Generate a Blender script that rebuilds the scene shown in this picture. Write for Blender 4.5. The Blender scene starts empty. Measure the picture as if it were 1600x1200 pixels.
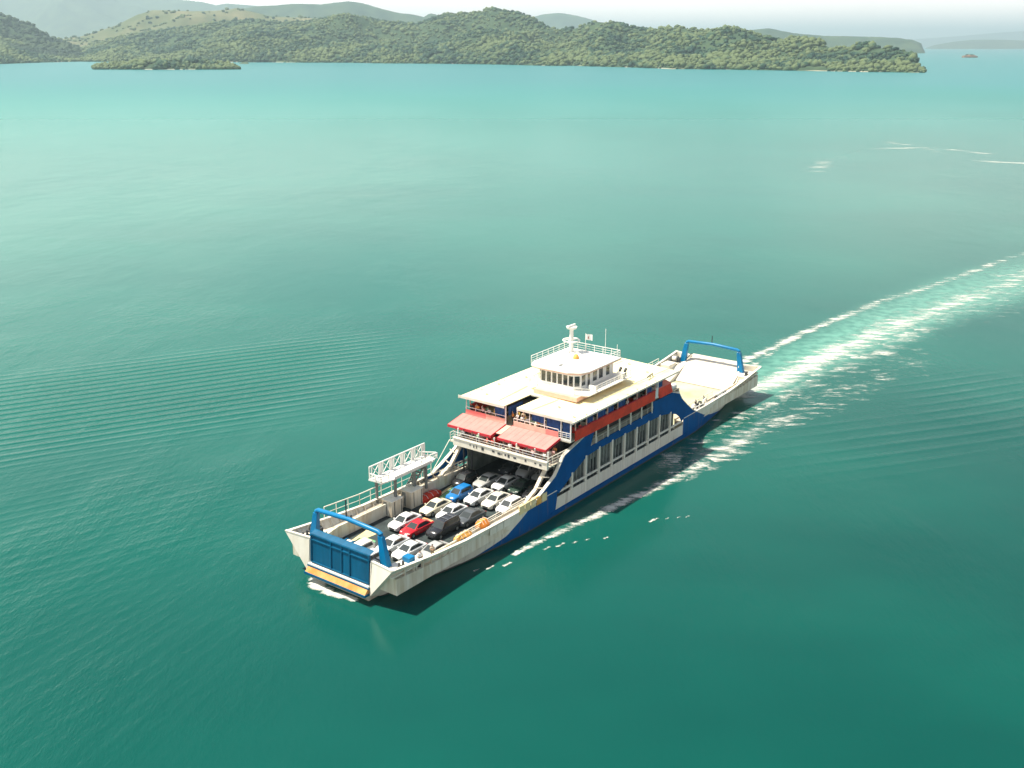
import bpy, bmesh, math, random
import numpy as np
from mathutils import Vector, Matrix, noise, Euler
R_ = math.radians
rnd = random.Random(7)
scn = bpy.context.scene
COL = scn.collection

# ------------------------------------------------------------------ camera
CAMH = 56.0
cd = bpy.data.cameras.new('camera'); cam = bpy.data.objects.new('camera', cd); COL.objects.link(cam)
cam.location = (0, 0, CAMH)
PITCH = math.atan(530/1650)
cam.rotation_euler = (math.pi/2 - PITCH, 0, 0)
cd.sensor_width = 36; cd.lens = 36*1650/1600
cd.clip_start = 0.5; cd.clip_end = 200000
scn.camera = cam
scn.render.resolution_x = 1024; scn.render.resolution_y = 768
# ------------------------------------------------------------------ light
SUN_AZ = Vector((-0.93, 0.10)).normalized(); SUN_EL = R_(64)
sd = bpy.data.lights.new('sun', 'SUN'); sun = bpy.data.objects.new('sun', sd); COL.objects.link(sun)
sd.energy = 4.9; sd.angle = R_(1.5); sd.color = (1.0, 0.93, 0.80)
sv = Vector((SUN_AZ.x*math.cos(SUN_EL), SUN_AZ.y*math.cos(SUN_EL), math.sin(SUN_EL)))
sun.rotation_euler = sv.to_track_quat('Z', 'Y').to_euler()
sun.location = (0, 0, 300)
scn.view_settings.view_transform = 'Standard'; scn.view_settings.look = 'None'
scn.view_settings.exposure = 0.82; scn.view_settings.gamma = 1
# ------------------------------------------------------------------ world
W = bpy.data.worlds.new('World'); scn.world = W; W.use_nodes = True
nt = W.node_tree; nt.nodes.clear()
def N(t, typ, **k):
    n = t.nodes.new(typ)
    for a, b in k.items(): setattr(n, a, b)
    return n
out = N(nt, 'ShaderNodeOutputWorld'); bg = N(nt, 'ShaderNodeBackground'); bg.inputs[1].default_value = 0.074
sky = N(nt, 'ShaderNodeTexSky', sky_type='NISHITA'); sky.sun_disc = False
sky.sun_elevation = SUN_EL; sky.sun_rotation = math.atan2(SUN_AZ.x, SUN_AZ.y)
sky.altitude = 50; sky.air_density = 1.0; sky.dust_density = 2.0
tc = N(nt, 'ShaderNodeTexCoord'); sep = N(nt, 'ShaderNodeSeparateXYZ'); nt.links.new(tc.outputs['Generated'], sep.inputs[0])
mx = N(nt, 'ShaderNodeMath', operation='MAXIMUM'); mx.inputs[1].default_value = 0.004; nt.links.new(sep.outputs[2], mx.inputs[0])
cmb = N(nt, 'ShaderNodeCombineXYZ'); nt.links.new(sep.outputs[0], cmb.inputs[0]); nt.links.new(sep.outputs[1], cmb.inputs[1]); nt.links.new(mx.outputs[0], cmb.inputs[2])
nt.links.new(cmb.outputs[0], sky.inputs[0])
mp = N(nt, 'ShaderNodeMapping'); mp.inputs['Scale'].default_value = (2.2, 2.2, 16); nt.links.new(cmb.outputs[0], mp.inputs[0])
cn = N(nt, 'ShaderNodeTexNoise'); cn.inputs['Scale'].default_value = 1.3; cn.inputs['Detail'].default_value = 7; cn.inputs['Roughness'].default_value = 0.55
nt.links.new(mp.outputs[0], cn.inputs[0])
cr = N(nt, 'ShaderNodeValToRGB'); cr.color_ramp.elements[0].position = 0.33; cr.color_ramp.elements[1].position = 0.60
nt.links.new(cn.outputs[0], cr.inputs[0])
# unseen cloud bank added out of frame at left to brighten the water
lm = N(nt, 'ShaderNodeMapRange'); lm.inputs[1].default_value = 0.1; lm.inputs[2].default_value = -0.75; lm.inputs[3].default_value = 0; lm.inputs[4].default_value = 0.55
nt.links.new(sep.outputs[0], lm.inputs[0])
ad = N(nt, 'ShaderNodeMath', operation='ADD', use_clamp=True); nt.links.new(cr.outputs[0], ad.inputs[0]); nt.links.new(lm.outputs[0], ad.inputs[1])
# cloud brightness: raised towards sun side for that added glow
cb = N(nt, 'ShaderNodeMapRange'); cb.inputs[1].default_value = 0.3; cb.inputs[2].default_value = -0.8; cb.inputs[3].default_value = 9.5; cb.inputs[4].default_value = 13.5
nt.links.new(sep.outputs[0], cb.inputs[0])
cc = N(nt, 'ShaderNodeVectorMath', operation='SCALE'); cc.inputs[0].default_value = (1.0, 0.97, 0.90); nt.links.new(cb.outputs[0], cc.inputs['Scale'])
# thin the clouds overhead so blue sky shows
oh = N(nt, 'ShaderNodeMapRange'); oh.inputs[1].default_value = 0.16; oh.inputs[2].default_value = 0.52; oh.inputs[3].default_value = 0.95; oh.inputs[4].default_value = 0.08
nt.links.new(sep.outputs[2], oh.inputs[0])
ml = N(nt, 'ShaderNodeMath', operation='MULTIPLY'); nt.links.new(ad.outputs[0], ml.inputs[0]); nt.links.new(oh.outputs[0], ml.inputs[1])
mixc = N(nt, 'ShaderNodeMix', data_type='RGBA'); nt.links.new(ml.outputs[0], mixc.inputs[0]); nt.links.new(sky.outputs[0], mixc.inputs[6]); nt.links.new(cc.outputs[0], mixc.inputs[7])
hzr = N(nt, 'ShaderNodeMapRange', interpolation_type='SMOOTHSTEP'); hzr.inputs[1].default_value = 0.0; hzr.inputs[2].default_value = 0.13; hzr.inputs[3].default_value = 0.8; hzr.inputs[4].default_value = 0.0
nt.links.new(sep.outputs[2], hzr.inputs[0])
mixh = N(nt, 'ShaderNodeMix', data_type='RGBA'); nt.links.new(hzr.outputs[0], mixh.inputs[0]); nt.links.new(mixc.outputs[2], mixh.inputs[6]); mixh.inputs[7].default_value = (25, 20.5, 18.5, 1)
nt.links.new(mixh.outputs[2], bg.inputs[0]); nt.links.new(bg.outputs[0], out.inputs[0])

# ------------------------------------------------------------------ helpers
def tag(o, label=None, cat=None, group=None, kind=None):
    if label: o['label'] = label
    if cat: o['category'] = cat
    if group: o['group'] = group
    if kind: o['kind'] = kind
    return o
def empty(name, loc=(0, 0, 0), rz=0, parent=None):
    o = bpy.data.objects.new(name, None); COL.objects.link(o); o.location = loc; o.rotation_euler = (0, 0, rz)
    o.empty_display_size = 0.5
    if parent: o.parent = parent
    return o
def link(name, me, mat=None, parent=None):
    o = bpy.data.objects.new(name, me); COL.objects.link(o)
    if mat is not None and len(me.materials) == 0: me.materials.append(mat)
    if parent is not None: o.parent = parent
    return o
class MB:
    def __init__(s): s.v = []; s.f = []; s.m = []
    def add(s, vs, fs, mi=0):
        o = len(s.v); s.v += [tuple(v) for v in vs]; s.f += [tuple(i+o for i in f) for f in fs]; s.m += [mi]*len(fs); return s
    def box(s, x0, x1, y0, y1, z0, z1, mi=0):
        vs = [(x, y, z) for x in (x0, x1) for y in (y0, y1) for z in (z0, z1)]
        return s.add(vs, [(0, 1, 3, 2), (4, 6, 7, 5), (0, 4, 5, 1), (2, 3, 7, 6), (0, 2, 6, 4), (1, 5, 7, 3)], mi)
    def hexa(s, b, t, mi=0):  # bottom 4, top 4
        return s.add(list(b)+list(t), [(3, 2, 1, 0), (4, 5, 6, 7)]+[(i, (i+1) % 4, 4+(i+1) % 4, 4+i) for i in range(4)], mi)
    def bar(s, a, b, w=0.06, h=None, mi=0):
        a = Vector(a); b = Vector(b); d = b-a
        if d.length < 1e-6: return s
        h = w if h is None else h
        up = Vector((0, 0, 1)) if abs(d.normalized().z) < 0.95 else Vector((1, 0, 0))
        u = d.cross(up).normalized(); v = u.cross(d).normalized()
        q = [u*w/2+v*h/2, -u*w/2+v*h/2, -u*w/2-v*h/2, u*w/2-v*h/2]
        return s.hexa([a+k for k in q], [b+k for k in q], mi)
    def tube(s, pts, r, n=8, mi=0, cap=True):
        pts = [Vector(p) for p in pts]; rs = r if isinstance(r, (list, tuple)) else [r]*len(pts)
        vs = []
        for i, p in enumerate(pts):
            d = (pts[min(i+1, len(pts)-1)]-pts[max(i-1, 0)]).normalized()
            up = Vector((0, 0, 1)) if abs(d.z) < 0.9 else Vector((1, 0, 0))
            u = d.cross(up).normalized(); v = u.cross(d).normalized()
            for k in range(n):
                a = 2*math.pi*k/n; vs.append(p+(u*math.cos(a)+v*math.sin(a))*rs[i])
        fs = []
        for i in range(len(pts)-1):
            for k in range(n):
                fs.append((i*n+k, i*n+(k+1) % n, (i+1)*n+(k+1) % n, (i+1)*n+k))
        if cap: fs += [tuple(range(n-1, -1, -1)), tuple((len(pts)-1)*n+k for k in range(n))]
        return s.add(vs, fs, mi)
    def prism_xz(s, poly, y0, y1, mi=0):
        n = len(poly); vs = [(x, y0, z) for x, z in poly]+[(x, y1, z) for x, z in poly]
        fs = [tuple(range(n)), tuple(range(2*n-1, n-1, -1))]+[(i, n+i, n+(i+1) % n, (i+1) % n) for i in range(n)]
        return s.add(vs, fs, mi)
    def prism_xy(s, poly, z0, z1, mi=0):
        n = len(poly); vs = [(x, y, z0) for x, y in poly]+[(x, y, z1) for x, y in poly]
        fs = [tuple(range(n-1, -1, -1)), tuple(range(n, 2*n))]+[(i, (i+1) % n, n+(i+1) % n, n+i) for i in range(n)]
        return s.add(vs, fs, mi)
    def prism_yz(s, poly, x0, x1, mi=0):
        n = len(poly); vs = [(x0, y, z) for y, z in poly]+[(x1, y, z) for y, z in poly]
        fs = [tuple(range(n-1, -1, -1)), tuple(range(n, 2*n))]+[(i, (i+1) % n, n+(i+1) % n, n+i) for i in range(n)]
        return s.add(vs, fs, mi)
    def rail(s, pts, h=1.05, step=1.5, w=0.05, mids=2):
        for a, b in zip(pts[:-1], pts[1:]):
            a = Vector(a); b = Vector(b); L = (b-a).length; n = max(1, round(L/step))
            for i in range(n+1):
                p = a.lerp(b, i/n); s.bar(p, p+Vector((0, 0, h)), w)
            for k in range(mids+1):
                z = Vector((0, 0, h*(k+1)/(mids+1))); s.bar(a+z, b+z, w*(1.3 if k == mids else 0.7))
        return s
    def build(s, name, mats, parent=None, smooth=False, bevel=0):
        me = bpy.data.meshes.new(name); me.from_pydata(s.v, [], s.f)
        for m in (mats if isinstance(mats, (list, tuple)) else [mats]): me.materials.append(m)
        me.polygons.foreach_set('material_index', s.m)
        bm = bmesh.new(); bm.from_mesh(me); bmesh.ops.recalc_face_normals(bm, faces=bm.faces)
        if bevel: bmesh.ops.bevel(bm, geom=bm.edges[:], offset=bevel, segments=1, affect='EDGES', clamp_overlap=True)
        bm.to_mesh(me); bm.free()
        if smooth:
            me.polygons.foreach_set('use_smooth', [True]*len(me.polygons))
            try: me.set_sharp_from_angle(angle=R_(40))
            except Exception: pass
        me.update()
        return link(name, me, None, parent)

# ------------------------------------------------------------------ materials
def mat(name, col, rough=0.55, dirt=0.12, scale=1.5, metal=0.0, col2=None, bump=0.0, spec=0.3, streak=False):
    m = bpy.data.materials.new(name); m.use_nodes = True; t = m.node_tree; b = t.nodes['Principled BSDF']
    b.inputs['Roughness'].default_value = rough; b.inputs['Metallic'].default_value = metal
    b.inputs['Specular IOR Level'].default_value = spec
    c = N(t, 'ShaderNodeTexCoord'); n = N(t, 'ShaderNodeTexNoise'); n.inputs['Scale'].default_value = scale; n.inputs['Detail'].default_value = 6
    if streak:
        mpp = N(t, 'ShaderNodeMapping'); mpp.inputs['Scale'].default_value = (1.6, 1.6, 0.22); t.links.new(c.outputs['Object'], mpp.inputs[0]); t.links.new(mpp.outputs[0], n.inputs[0])
    else: t.links.new(c.outputs['Object'], n.inputs[0])
    r = N(t, 'ShaderNodeValToRGB'); r.color_ramp.elements[0].position = 0.35; r.color_ramp.elements[1].position = 0.62
    c2 = col2 or tuple(x*(1-dirt*2.2) for x in col)
    r.color_ramp.elements[0].color = (*c2, 1); r.color_ramp.elements[1].color = (*col, 1)
    t.links.new(n.outputs[0], r.inputs[0]); t.links.new(r.outputs[0], b.inputs['Base Color'])
    if bump:
        bp = N(t, 'ShaderNodeBump'); bp.inputs['Strength'].default_value = bump; bp.inputs['Distance'].default_value = 0.05
        t.links.new(n.outputs[0], bp.inputs['Height']); t.links.new(bp.outputs[0], b.inputs['Normal'])
    return m
M = {}
M['white'] = mat('cream_white_paint', (0.76, 0.72, 0.62), 0.5, 0.05, 0.8, col2=(0.68, 0.63, 0.52), streak=True)
M['white2'] = mat('bright_white_paint', (0.80, 0.78, 0.72), 0.45, 0.04, 1.2)
M['rusty'] = mat('cream_paint_with_rust', (0.72, 0.67, 0.56), 0.55, 0.08, 1.1, col2=(0.56, 0.47, 0.34), streak=True)
M['roof'] = mat('yellowed_roof_paint', (0.88, 0.80, 0.50), 0.6, 0.05, 0.30, col2=(0.84, 0.72, 0.38))
M['blue'] = mat('ship_blue_paint', (0.0, 0.080, 0.265), 0.6, 0.1, 0.5, spec=0.06)
M['rampblue'] = mat('ramp_blue_paint', (0.0, 0.10, 0.205), 0.5, 0.12, 0.7, streak=True, spec=0.25)
M['gblue'] = mat('gantry_blue_paint', (0.0, 0.17, 0.38), 0.35, 0.05, 1.0)
M['red'] = mat('red_paint', (0.70, 0.045, 0.015), 0.55, 0.12, 0.9)
M['pink'] = mat('sunlit_red_canvas', (0.78, 0.25, 0.22), 0.85, 0.05, 0.8)  # awning red with the sun's overexposure put into the colour
M['darkred'] = mat('shaded_red_valance', (0.55, 0.035, 0.05), 0.8, 0.1, 2)  # shade of the awning sides put into the same red
M['pinkwall'] = mat('pale_pink_paint', (0.76, 0.46, 0.36), 0.6, 0.08, 0.9)
M['deck'] = mat('dark_deck_paint', (0.045, 0.062, 0.060), 0.7, 0.2, 0.6, col2=(0.025, 0.035, 0.036))
M['creamdeck'] = mat('cream_deck_paint', (0.66, 0.60, 0.48), 0.65, 0.1, 0.5, col2=(0.50, 0.45, 0.33))
M['sterndeck'] = mat('pale_green_deck_paint', (0.33, 0.37, 0.22), 0.65, 0.1, 0.22, col2=(0.56, 0.50, 0.36))
M['glass'] = mat('dark_glass', (0.02, 0.028, 0.03), 0.08, 0.05, 2, spec=0.8)
M['wind'] = mat('car_glass', (0.035, 0.045, 0.045), 0.12, 0.1, 3, spec=0.6)
M['curtain'] = mat('blue_tarpaulin_curtain', (0.018, 0.075, 0.24), 0.7, 0.2, 2.2, bump=0.3)
M['dark'] = mat('dark_interior_paint', (0.05, 0.055, 0.052), 0.7, 0.15, 1)
M['grey'] = mat('grey_steel_paint', (0.20, 0.21, 0.195), 0.6, 0.15, 1.2, streak=True)
M['steel'] = mat('dark_steel', (0.06, 0.065, 0.07), 0.5, 0.15, 3)
M['orange'] = mat('orange_plastic', (0.80, 0.27, 0.035), 0.5, 0.08, 2)
M['orange2'] = mat('pale_orange_canvas', (0.80, 0.42, 0.10), 0.7, 0.1, 2)
M['apron'] = mat('orange_apron_paint', (0.66, 0.20, 0.035), 0.6, 0.1, 0.7, col2=(0.66, 0.34, 0.12))
M['yellow'] = mat('yellow_paint', (0.74, 0.62, 0.34), 0.6, 0.1, 1.4)
M['green'] = mat('green_deck_marking', (0.10, 0.34, 0.20), 0.7, 0.1, 0.6, col2=(0.30, 0.42, 0.12))
M['tyre'] = mat('tyre_rubber', (0.02, 0.02, 0.02), 0.85, 0.1, 8)
M['chrome'] = mat('rim_metal', (0.5, 0.5, 0.5), 0.3, 0.1, 8, metal=0.8)
M['lamp'] = mat('headlight_glass', (0.7, 0.7, 0.66), 0.1, 0.05, 8)
M['rlamp'] = mat('tail_light_plastic', (0.4, 0.01, 0.01), 0.2, 0.05, 8)
M['skin'] = mat('skin', (0.36, 0.19, 0.12), 0.6, 0.08, 6)
M['hair'] = mat('dark_hair', (0.02, 0.014, 0.01), 0.7, 0.1, 20)
M['stiff'] = mat('pale_grey_stiffeners', (0.30, 0.33, 0.30), 0.6, 0.1, 2)
M['casing'] = mat('casing_wall_paint', (0.24, 0.28, 0.255), 0.55, 0.2, 0.6)
M['sternramp'] = mat('stern_ramp_paint', (0.66, 0.60, 0.50), 0.6, 0.06, 0.4, col2=(0.56, 0.49, 0.38), streak=True)
M['emblem'] = mat('dull_red_print', (0.30, 0.10, 0.09), 0.8, 0.1, 4)
M['turq'] = mat('turquoise_paint', (0.03, 0.22, 0.22), 0.5, 0.1, 3)

# ------------------------------------------------------------------ ship frame
AX = Vector((-0.59858678, -0.80105796, 0)); SY = Vector((0.80105796, -0.59858678, 0))
ORG = Vector((8.2775, 137.3748, 0)); SHIP_RZ = math.atan2(AX.y, AX.x)
def S2W(x, y, z=0): return ORG + AX*x + SY*y + Vector((0, 0, z))

# ------------------------------------------------------------------ water
def build_water():
    me = bpy.data.meshes.new('sea'); 
    me.from_pydata([(-45000, -900, 0), (45000, -900, 0), (45000, 60000, 0), (-45000, 60000, 0)], [], [(0, 1, 2, 3)])
    m = bpy.data.materials.new('sea_water'); m.use_nodes = True; t = m.node_tree; b = t.nodes['Principled BSDF']; L = t.links.new
    c = N(t, 'ShaderNodeTexCoord'); P = c.outputs['Object']
    def noise_(scale, det=3, sc=(1, 1, 1), rot=0, rough=0.5):
        mp = N(t, 'ShaderNodeMapping'); mp.inputs['Scale'].default_value = sc; mp.inputs['Rotation'].default_value = (0, 0, rot)
        L(P, mp.inputs[0]); n = N(t, 'ShaderNodeTexNoise'); n.inputs['Scale'].default_value = scale; n.inputs['Detail'].default_value = det
        n.inputs['Roughness'].default_value = rough; L(mp.outputs[0], n.inputs[0]); return n.outputs[0]
    def math_(op, a, bb=None, cc=None, clamp=False):
        n = N(t, 'ShaderNodeMath', operation=op, use_clamp=clamp)
        for i, v in enumerate((a, bb, cc)):
            if v is None: continue
            if isinstance(v, (int, float)): n.inputs[i].default_value = v
            else: L(v, n.inputs[i])
        return n.outputs[0]
    def mr(v, a, bb, c0, d, smooth=True):
        n = N(t, 'ShaderNodeMapRange', interpolation_type='SMOOTHSTEP' if smooth else 'LINEAR')
        L(v, n.inputs[0])
        for i, q in enumerate((a, bb, c0, d)): n.inputs[i+1].default_value = q
        return n.outputs[0]
    sp = N(t, 'ShaderNodeSeparateXYZ'); L(P, sp.inputs[0]); X, Y = sp.outputs[0], sp.outputs[1]
    # base colour: turbid green water, paler, bluer far shallows take in haze and sky reflection
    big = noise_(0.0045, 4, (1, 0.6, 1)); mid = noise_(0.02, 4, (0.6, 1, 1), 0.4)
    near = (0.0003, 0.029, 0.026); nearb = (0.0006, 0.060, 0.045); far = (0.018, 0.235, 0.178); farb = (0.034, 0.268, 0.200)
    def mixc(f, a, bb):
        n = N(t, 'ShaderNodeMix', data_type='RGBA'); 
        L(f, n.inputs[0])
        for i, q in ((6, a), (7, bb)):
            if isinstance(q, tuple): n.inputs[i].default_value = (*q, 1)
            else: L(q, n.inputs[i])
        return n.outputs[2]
    f1 = mr(math_('ADD', math_('MULTIPLY', big, 0.55), math_('MULTIPLY', mid, 0.45)), 0.38, 0.62, 0, 1)  # broad noise paints cloud shadow patches into the turbid tone
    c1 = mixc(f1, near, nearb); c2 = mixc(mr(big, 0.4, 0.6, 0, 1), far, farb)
    # depth, with sheen, haze and vignette painted in: paler away and towards the left
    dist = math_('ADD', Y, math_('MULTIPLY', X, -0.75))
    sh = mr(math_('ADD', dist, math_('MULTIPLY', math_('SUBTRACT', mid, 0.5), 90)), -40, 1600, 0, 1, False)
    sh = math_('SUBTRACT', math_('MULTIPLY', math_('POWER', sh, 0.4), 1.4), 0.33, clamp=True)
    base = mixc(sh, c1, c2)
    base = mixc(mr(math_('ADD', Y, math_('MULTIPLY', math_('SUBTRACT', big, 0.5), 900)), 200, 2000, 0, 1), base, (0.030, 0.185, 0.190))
    U = math_('ADD', math_('MULTIPLY', math_('SUBTRACT', X, ORG.x), AX.x), math_('MULTIPLY', math_('SUBTRACT', Y, ORG.y), AX.y))
    V = math_('ADD', math_('MULTIPLY', math_('SUBTRACT', X, ORG.x), SY.x), math_('MULTIPLY', math_('SUBTRACT', Y, ORG.y), SY.y))
    ub = math_('MAXIMUM', math_('SUBTRACT', -40.0, U), 0.0)
    vc = math_('ADD', 5.5, math_('MULTIPLY', math_('MULTIPLY', ub, ub), 0.00095))
    hw = math_('ADD', 6.0, math_('MULTIPLY', ub, 0.07))
    q = math_('DIVIDE', math_('ABSOLUTE', math_('SUBTRACT', math_('ADD', V, math_('MULTIPLY', noise_(0.12, 3), 5.0)), math_('ADD', vc, 2.5))), hw)
    wash = math_('MULTIPLY', mr(q, 1.25, 0.25, 0, 1), mr(U, -36, -50, 0, 1))
    wash = math_('MULTIPLY', wash, mr(ub, 40, 260, 0.85, 0.25))
    base = mixc(math_('MULTIPLY', wash, mr(noise_(0.5, 4), 0.3, 0.7, 0.45, 1.0)), base, (0.13, 0.34, 0.26))
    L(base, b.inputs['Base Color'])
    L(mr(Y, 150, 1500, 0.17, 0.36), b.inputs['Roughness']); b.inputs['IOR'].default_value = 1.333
    b.inputs['Specular IOR Level'].default_value = 0.25; b.inputs['Specular Tint'].default_value = (0.36, 0.97, 0.84, 1)
    # --- waves (heights in metres)
    def train(direction, lam, amp, mask, dist_s=0.03, dist_a=5.0):
        a = R_(direction); nx, ny = -math.sin(a), math.cos(a)   # normal to the crests
        u = math_('ADD', math_('MULTIPLY', X, nx), math_('MULTIPLY', Y, ny))
        u = math_('ADD', u, math_('MULTIPLY', noise_(dist_s, 2), dist_a))
        s = math_('POWER', math_('ADD', math_('MULTIPLY', math_('SINE', math_('MULTIPLY', u, 2*math.pi/lam)), 0.5), 0.5), 2.6)
        return math_('MULTIPLY', math_('MULTIPLY', s, amp), mask)
    patch = mr(noise_(0.03, 2), 0.42, 0.60, 0.1, 1)
    # left train: band around the line from (-83,161) to (-46,180)
    a = R_(27); ul = math_('ADD', math_('MULTIPLY', X, -math.sin(a)), math_('MULTIPLY', Y, math.cos(a)))  # about 181 on that line
    band = math_('MULTIPLY', mr(ul, 146, 172, 0, 1), mr(ul, 190, 206, 1, 0))
    mL = math_('MULTIPLY', band, mr(X, -15, -48, 0, 1))
    h = train(27, 2.5, 0.135, mL, 0.006, 10)
    band2 = math_('MULTIPLY', mr(ul, 95, 120, 0, 1), mr(ul, 150, 178, 1, 0))
    h = math_('ADD', h, train(33, 2.1, 0.024, math_('MULTIPLY', math_('MULTIPLY', band2, patch), mr(X, -18, -42, 0, 1)), 0.012, 12))
    mLL = math_('MULTIPLY', mr(Y, 135, 95, 0, 1), mr(X, -12, -36, 0, 1))
    h = math_('ADD', h, train(62, 1.7, 0.016, math_('MULTIPLY', mLL, patch), 0.05, 5))
    # right train: the port arm of the wake
    ar = R_(18); ur = math_('ADD', math_('MULTIPLY', X, -math.sin(ar)), math_('MULTIPLY', Y, math.cos(ar)))
    mRt = math_('MULTIPLY', math_('MULTIPLY', mr(ur, 106, 120, 0, 1), mr(ur, 140, 152, 1, 0)), mr(X, 30, 52, 0, 1))
    h = math_('ADD', h, train(18, 3.2, 0.045, math_('MULTIPLY', mRt, patch), 0.008, 14))
    # general chop, in patches
    calm = mr(noise_(0.011, 3, (1, 0.5, 1), 0.3), 0.40, 0.62, 0.35, 1.0)
    nearm = mr(Y, 260, 120, 0.45, 1)
    fine = math_('MULTIPLY', mr(noise_(0.05, 3, (1, 0.5, 1), R_(-30)), 0.38, 0.62, 0.35, 1), mr(X, 40, -60, 0.55, 1.35))
    ch = math_('ADD', math_('MULTIPLY', noise_(0.9, 4, (1, 0.40, 1), R_(-25), 0.6), 0.13), math_('MULTIPLY', noise_(0.12, 2, (1, 0.6, 1), 0.5), 0.22))
    ch = math_('ADD', ch, math_('MULTIPLY', noise_(3.2, 3, (1, 0.5, 1), R_(-40)), 0.045))
    h = math_('ADD', h, math_('MULTIPLY', math_('MULTIPLY', math_('MULTIPLY', ch, calm), nearm), fine))
    bp = N(t, 'ShaderNodeBump'); bp.inputs['Distance'].default_value = 1.0; bp.inputs['Strength'].default_value = 1.0
    L(h, bp.inputs['Height']); L(bp.outputs[0], b.inputs['Normal'])
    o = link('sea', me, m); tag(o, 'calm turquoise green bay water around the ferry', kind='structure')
    return o
build_water()

# ------------------------------------------------------------------ terrain
def T2(px, py):   # tangent of bearing and of elevation of a skyline point as measured from the viewpoint
    v = (600-py)/1650; fy = math.cos(PITCH)+math.sin(PITCH)*v
    return ((px-800)/1650/fy, (-math.sin(PITCH)+math.cos(PITCH)*v)/fy)
def interp(tab, x):
    if x <= tab[0][0]: return tab[0][1]
    for (a, b), (c, d) in zip(tab[:-1], tab[1:]):
        if x <= c: return b+(d-b)*(x-a)/(c-a)
    return tab[-1][1]
def land_mat(name, cols, sc=0.02, bump=0.4, sand=True, sandh=0.6):
    m = bpy.data.materials.new(name); m.use_nodes = True; t = m.node_tree; b = t.nodes['Principled BSDF']; L = t.links.new
    b.inputs['Roughness'].default_value = 0.9; b.inputs['Specular IOR Level'].default_value = 0.15
    c = N(t, 'ShaderNodeTexCoord'); n = N(t, 'ShaderNodeTexNoise'); n.inputs['Scale'].default_value = sc; n.inputs['Detail'].default_value = 8; n.inputs['Roughness'].default_value = 0.62
    L(c.outputs['Object'], n.inputs[0]); r = N(t, 'ShaderNodeValToRGB'); 
    el = r.color_ramp.elements
    for i, (p, q) in enumerate(cols):
        e = el[i] if i < 2 else el.new(p)
        e.position = p; e.color = (*q, 1)
    L(n.outputs[0], r.inputs[0])
    col = r.outputs[0]
    if sand:
        s = N(t, 'ShaderNodeSeparateXYZ'); L(c.outputs['Object'], s.inputs[0])
        mr = N(t, 'ShaderNodeMapRange'); L(s.outputs[2], mr.inputs[0]); mr.inputs[1].default_value = sandh; mr.inputs[2].default_value = sandh+1.5; mr.inputs[3].default_value = 1; mr.inputs[4].default_value = 0
        sn = N(t, 'ShaderNodeTexNoise'); sn.inputs['Scale'].default_value = 0.006; L(c.outputs['Object'], sn.inputs[0]); sr = N(t, 'ShaderNodeMapRange'); L(sn.outputs[0], sr.inputs[0]); sr.inputs[1].default_value = 0.5; sr.inputs[2].default_value = 0.6; sm = N(t, 'ShaderNodeMath', operation='MULTIPLY'); L(sr.outputs[0], sm.inputs[0]); L(mr.outputs[0], sm.inputs[1])
        mxx = N(t, 'ShaderNodeMix', data_type='RGBA'); L(sm.outputs[0], mxx.inputs[0]); L(col, mxx.inputs[6]); mxx.inputs[7].default_value = (0.42, 0.38, 0.29, 1); col = mxx.outputs[2]
    L(col, b.inputs['Base Color'])
    bp = N(t, 'ShaderNodeBump'); bp.inputs['Strength'].default_value = bump; bp.inputs['Distance'].default_value = 12; L(n.outputs[0], bp.inputs['Height']); L(bp.outputs[0], b.inputs['Normal'])
    return m
G1 = [(0.32, (0.020, 0.045, 0.026)), (0.66, (0.065, 0.100, 0.046)), (0.5, (0.040, 0.072, 0.036))]
GOLD = [(0.35, (0.075, 0.10, 0.045)), (0.66, (0.21, 0.19, 0.105)), (0.5, (0.12, 0.13, 0.065))]
M['land'] = land_mat('wooded_ground', G1, 0.02)
M['gold'] = land_mat('dry_grass_hillside', GOLD, 0.0035, 0.3)
M['farland'] = land_mat('distant_wooded_hillside', G1, 0.006, 0.6, False)

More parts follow.
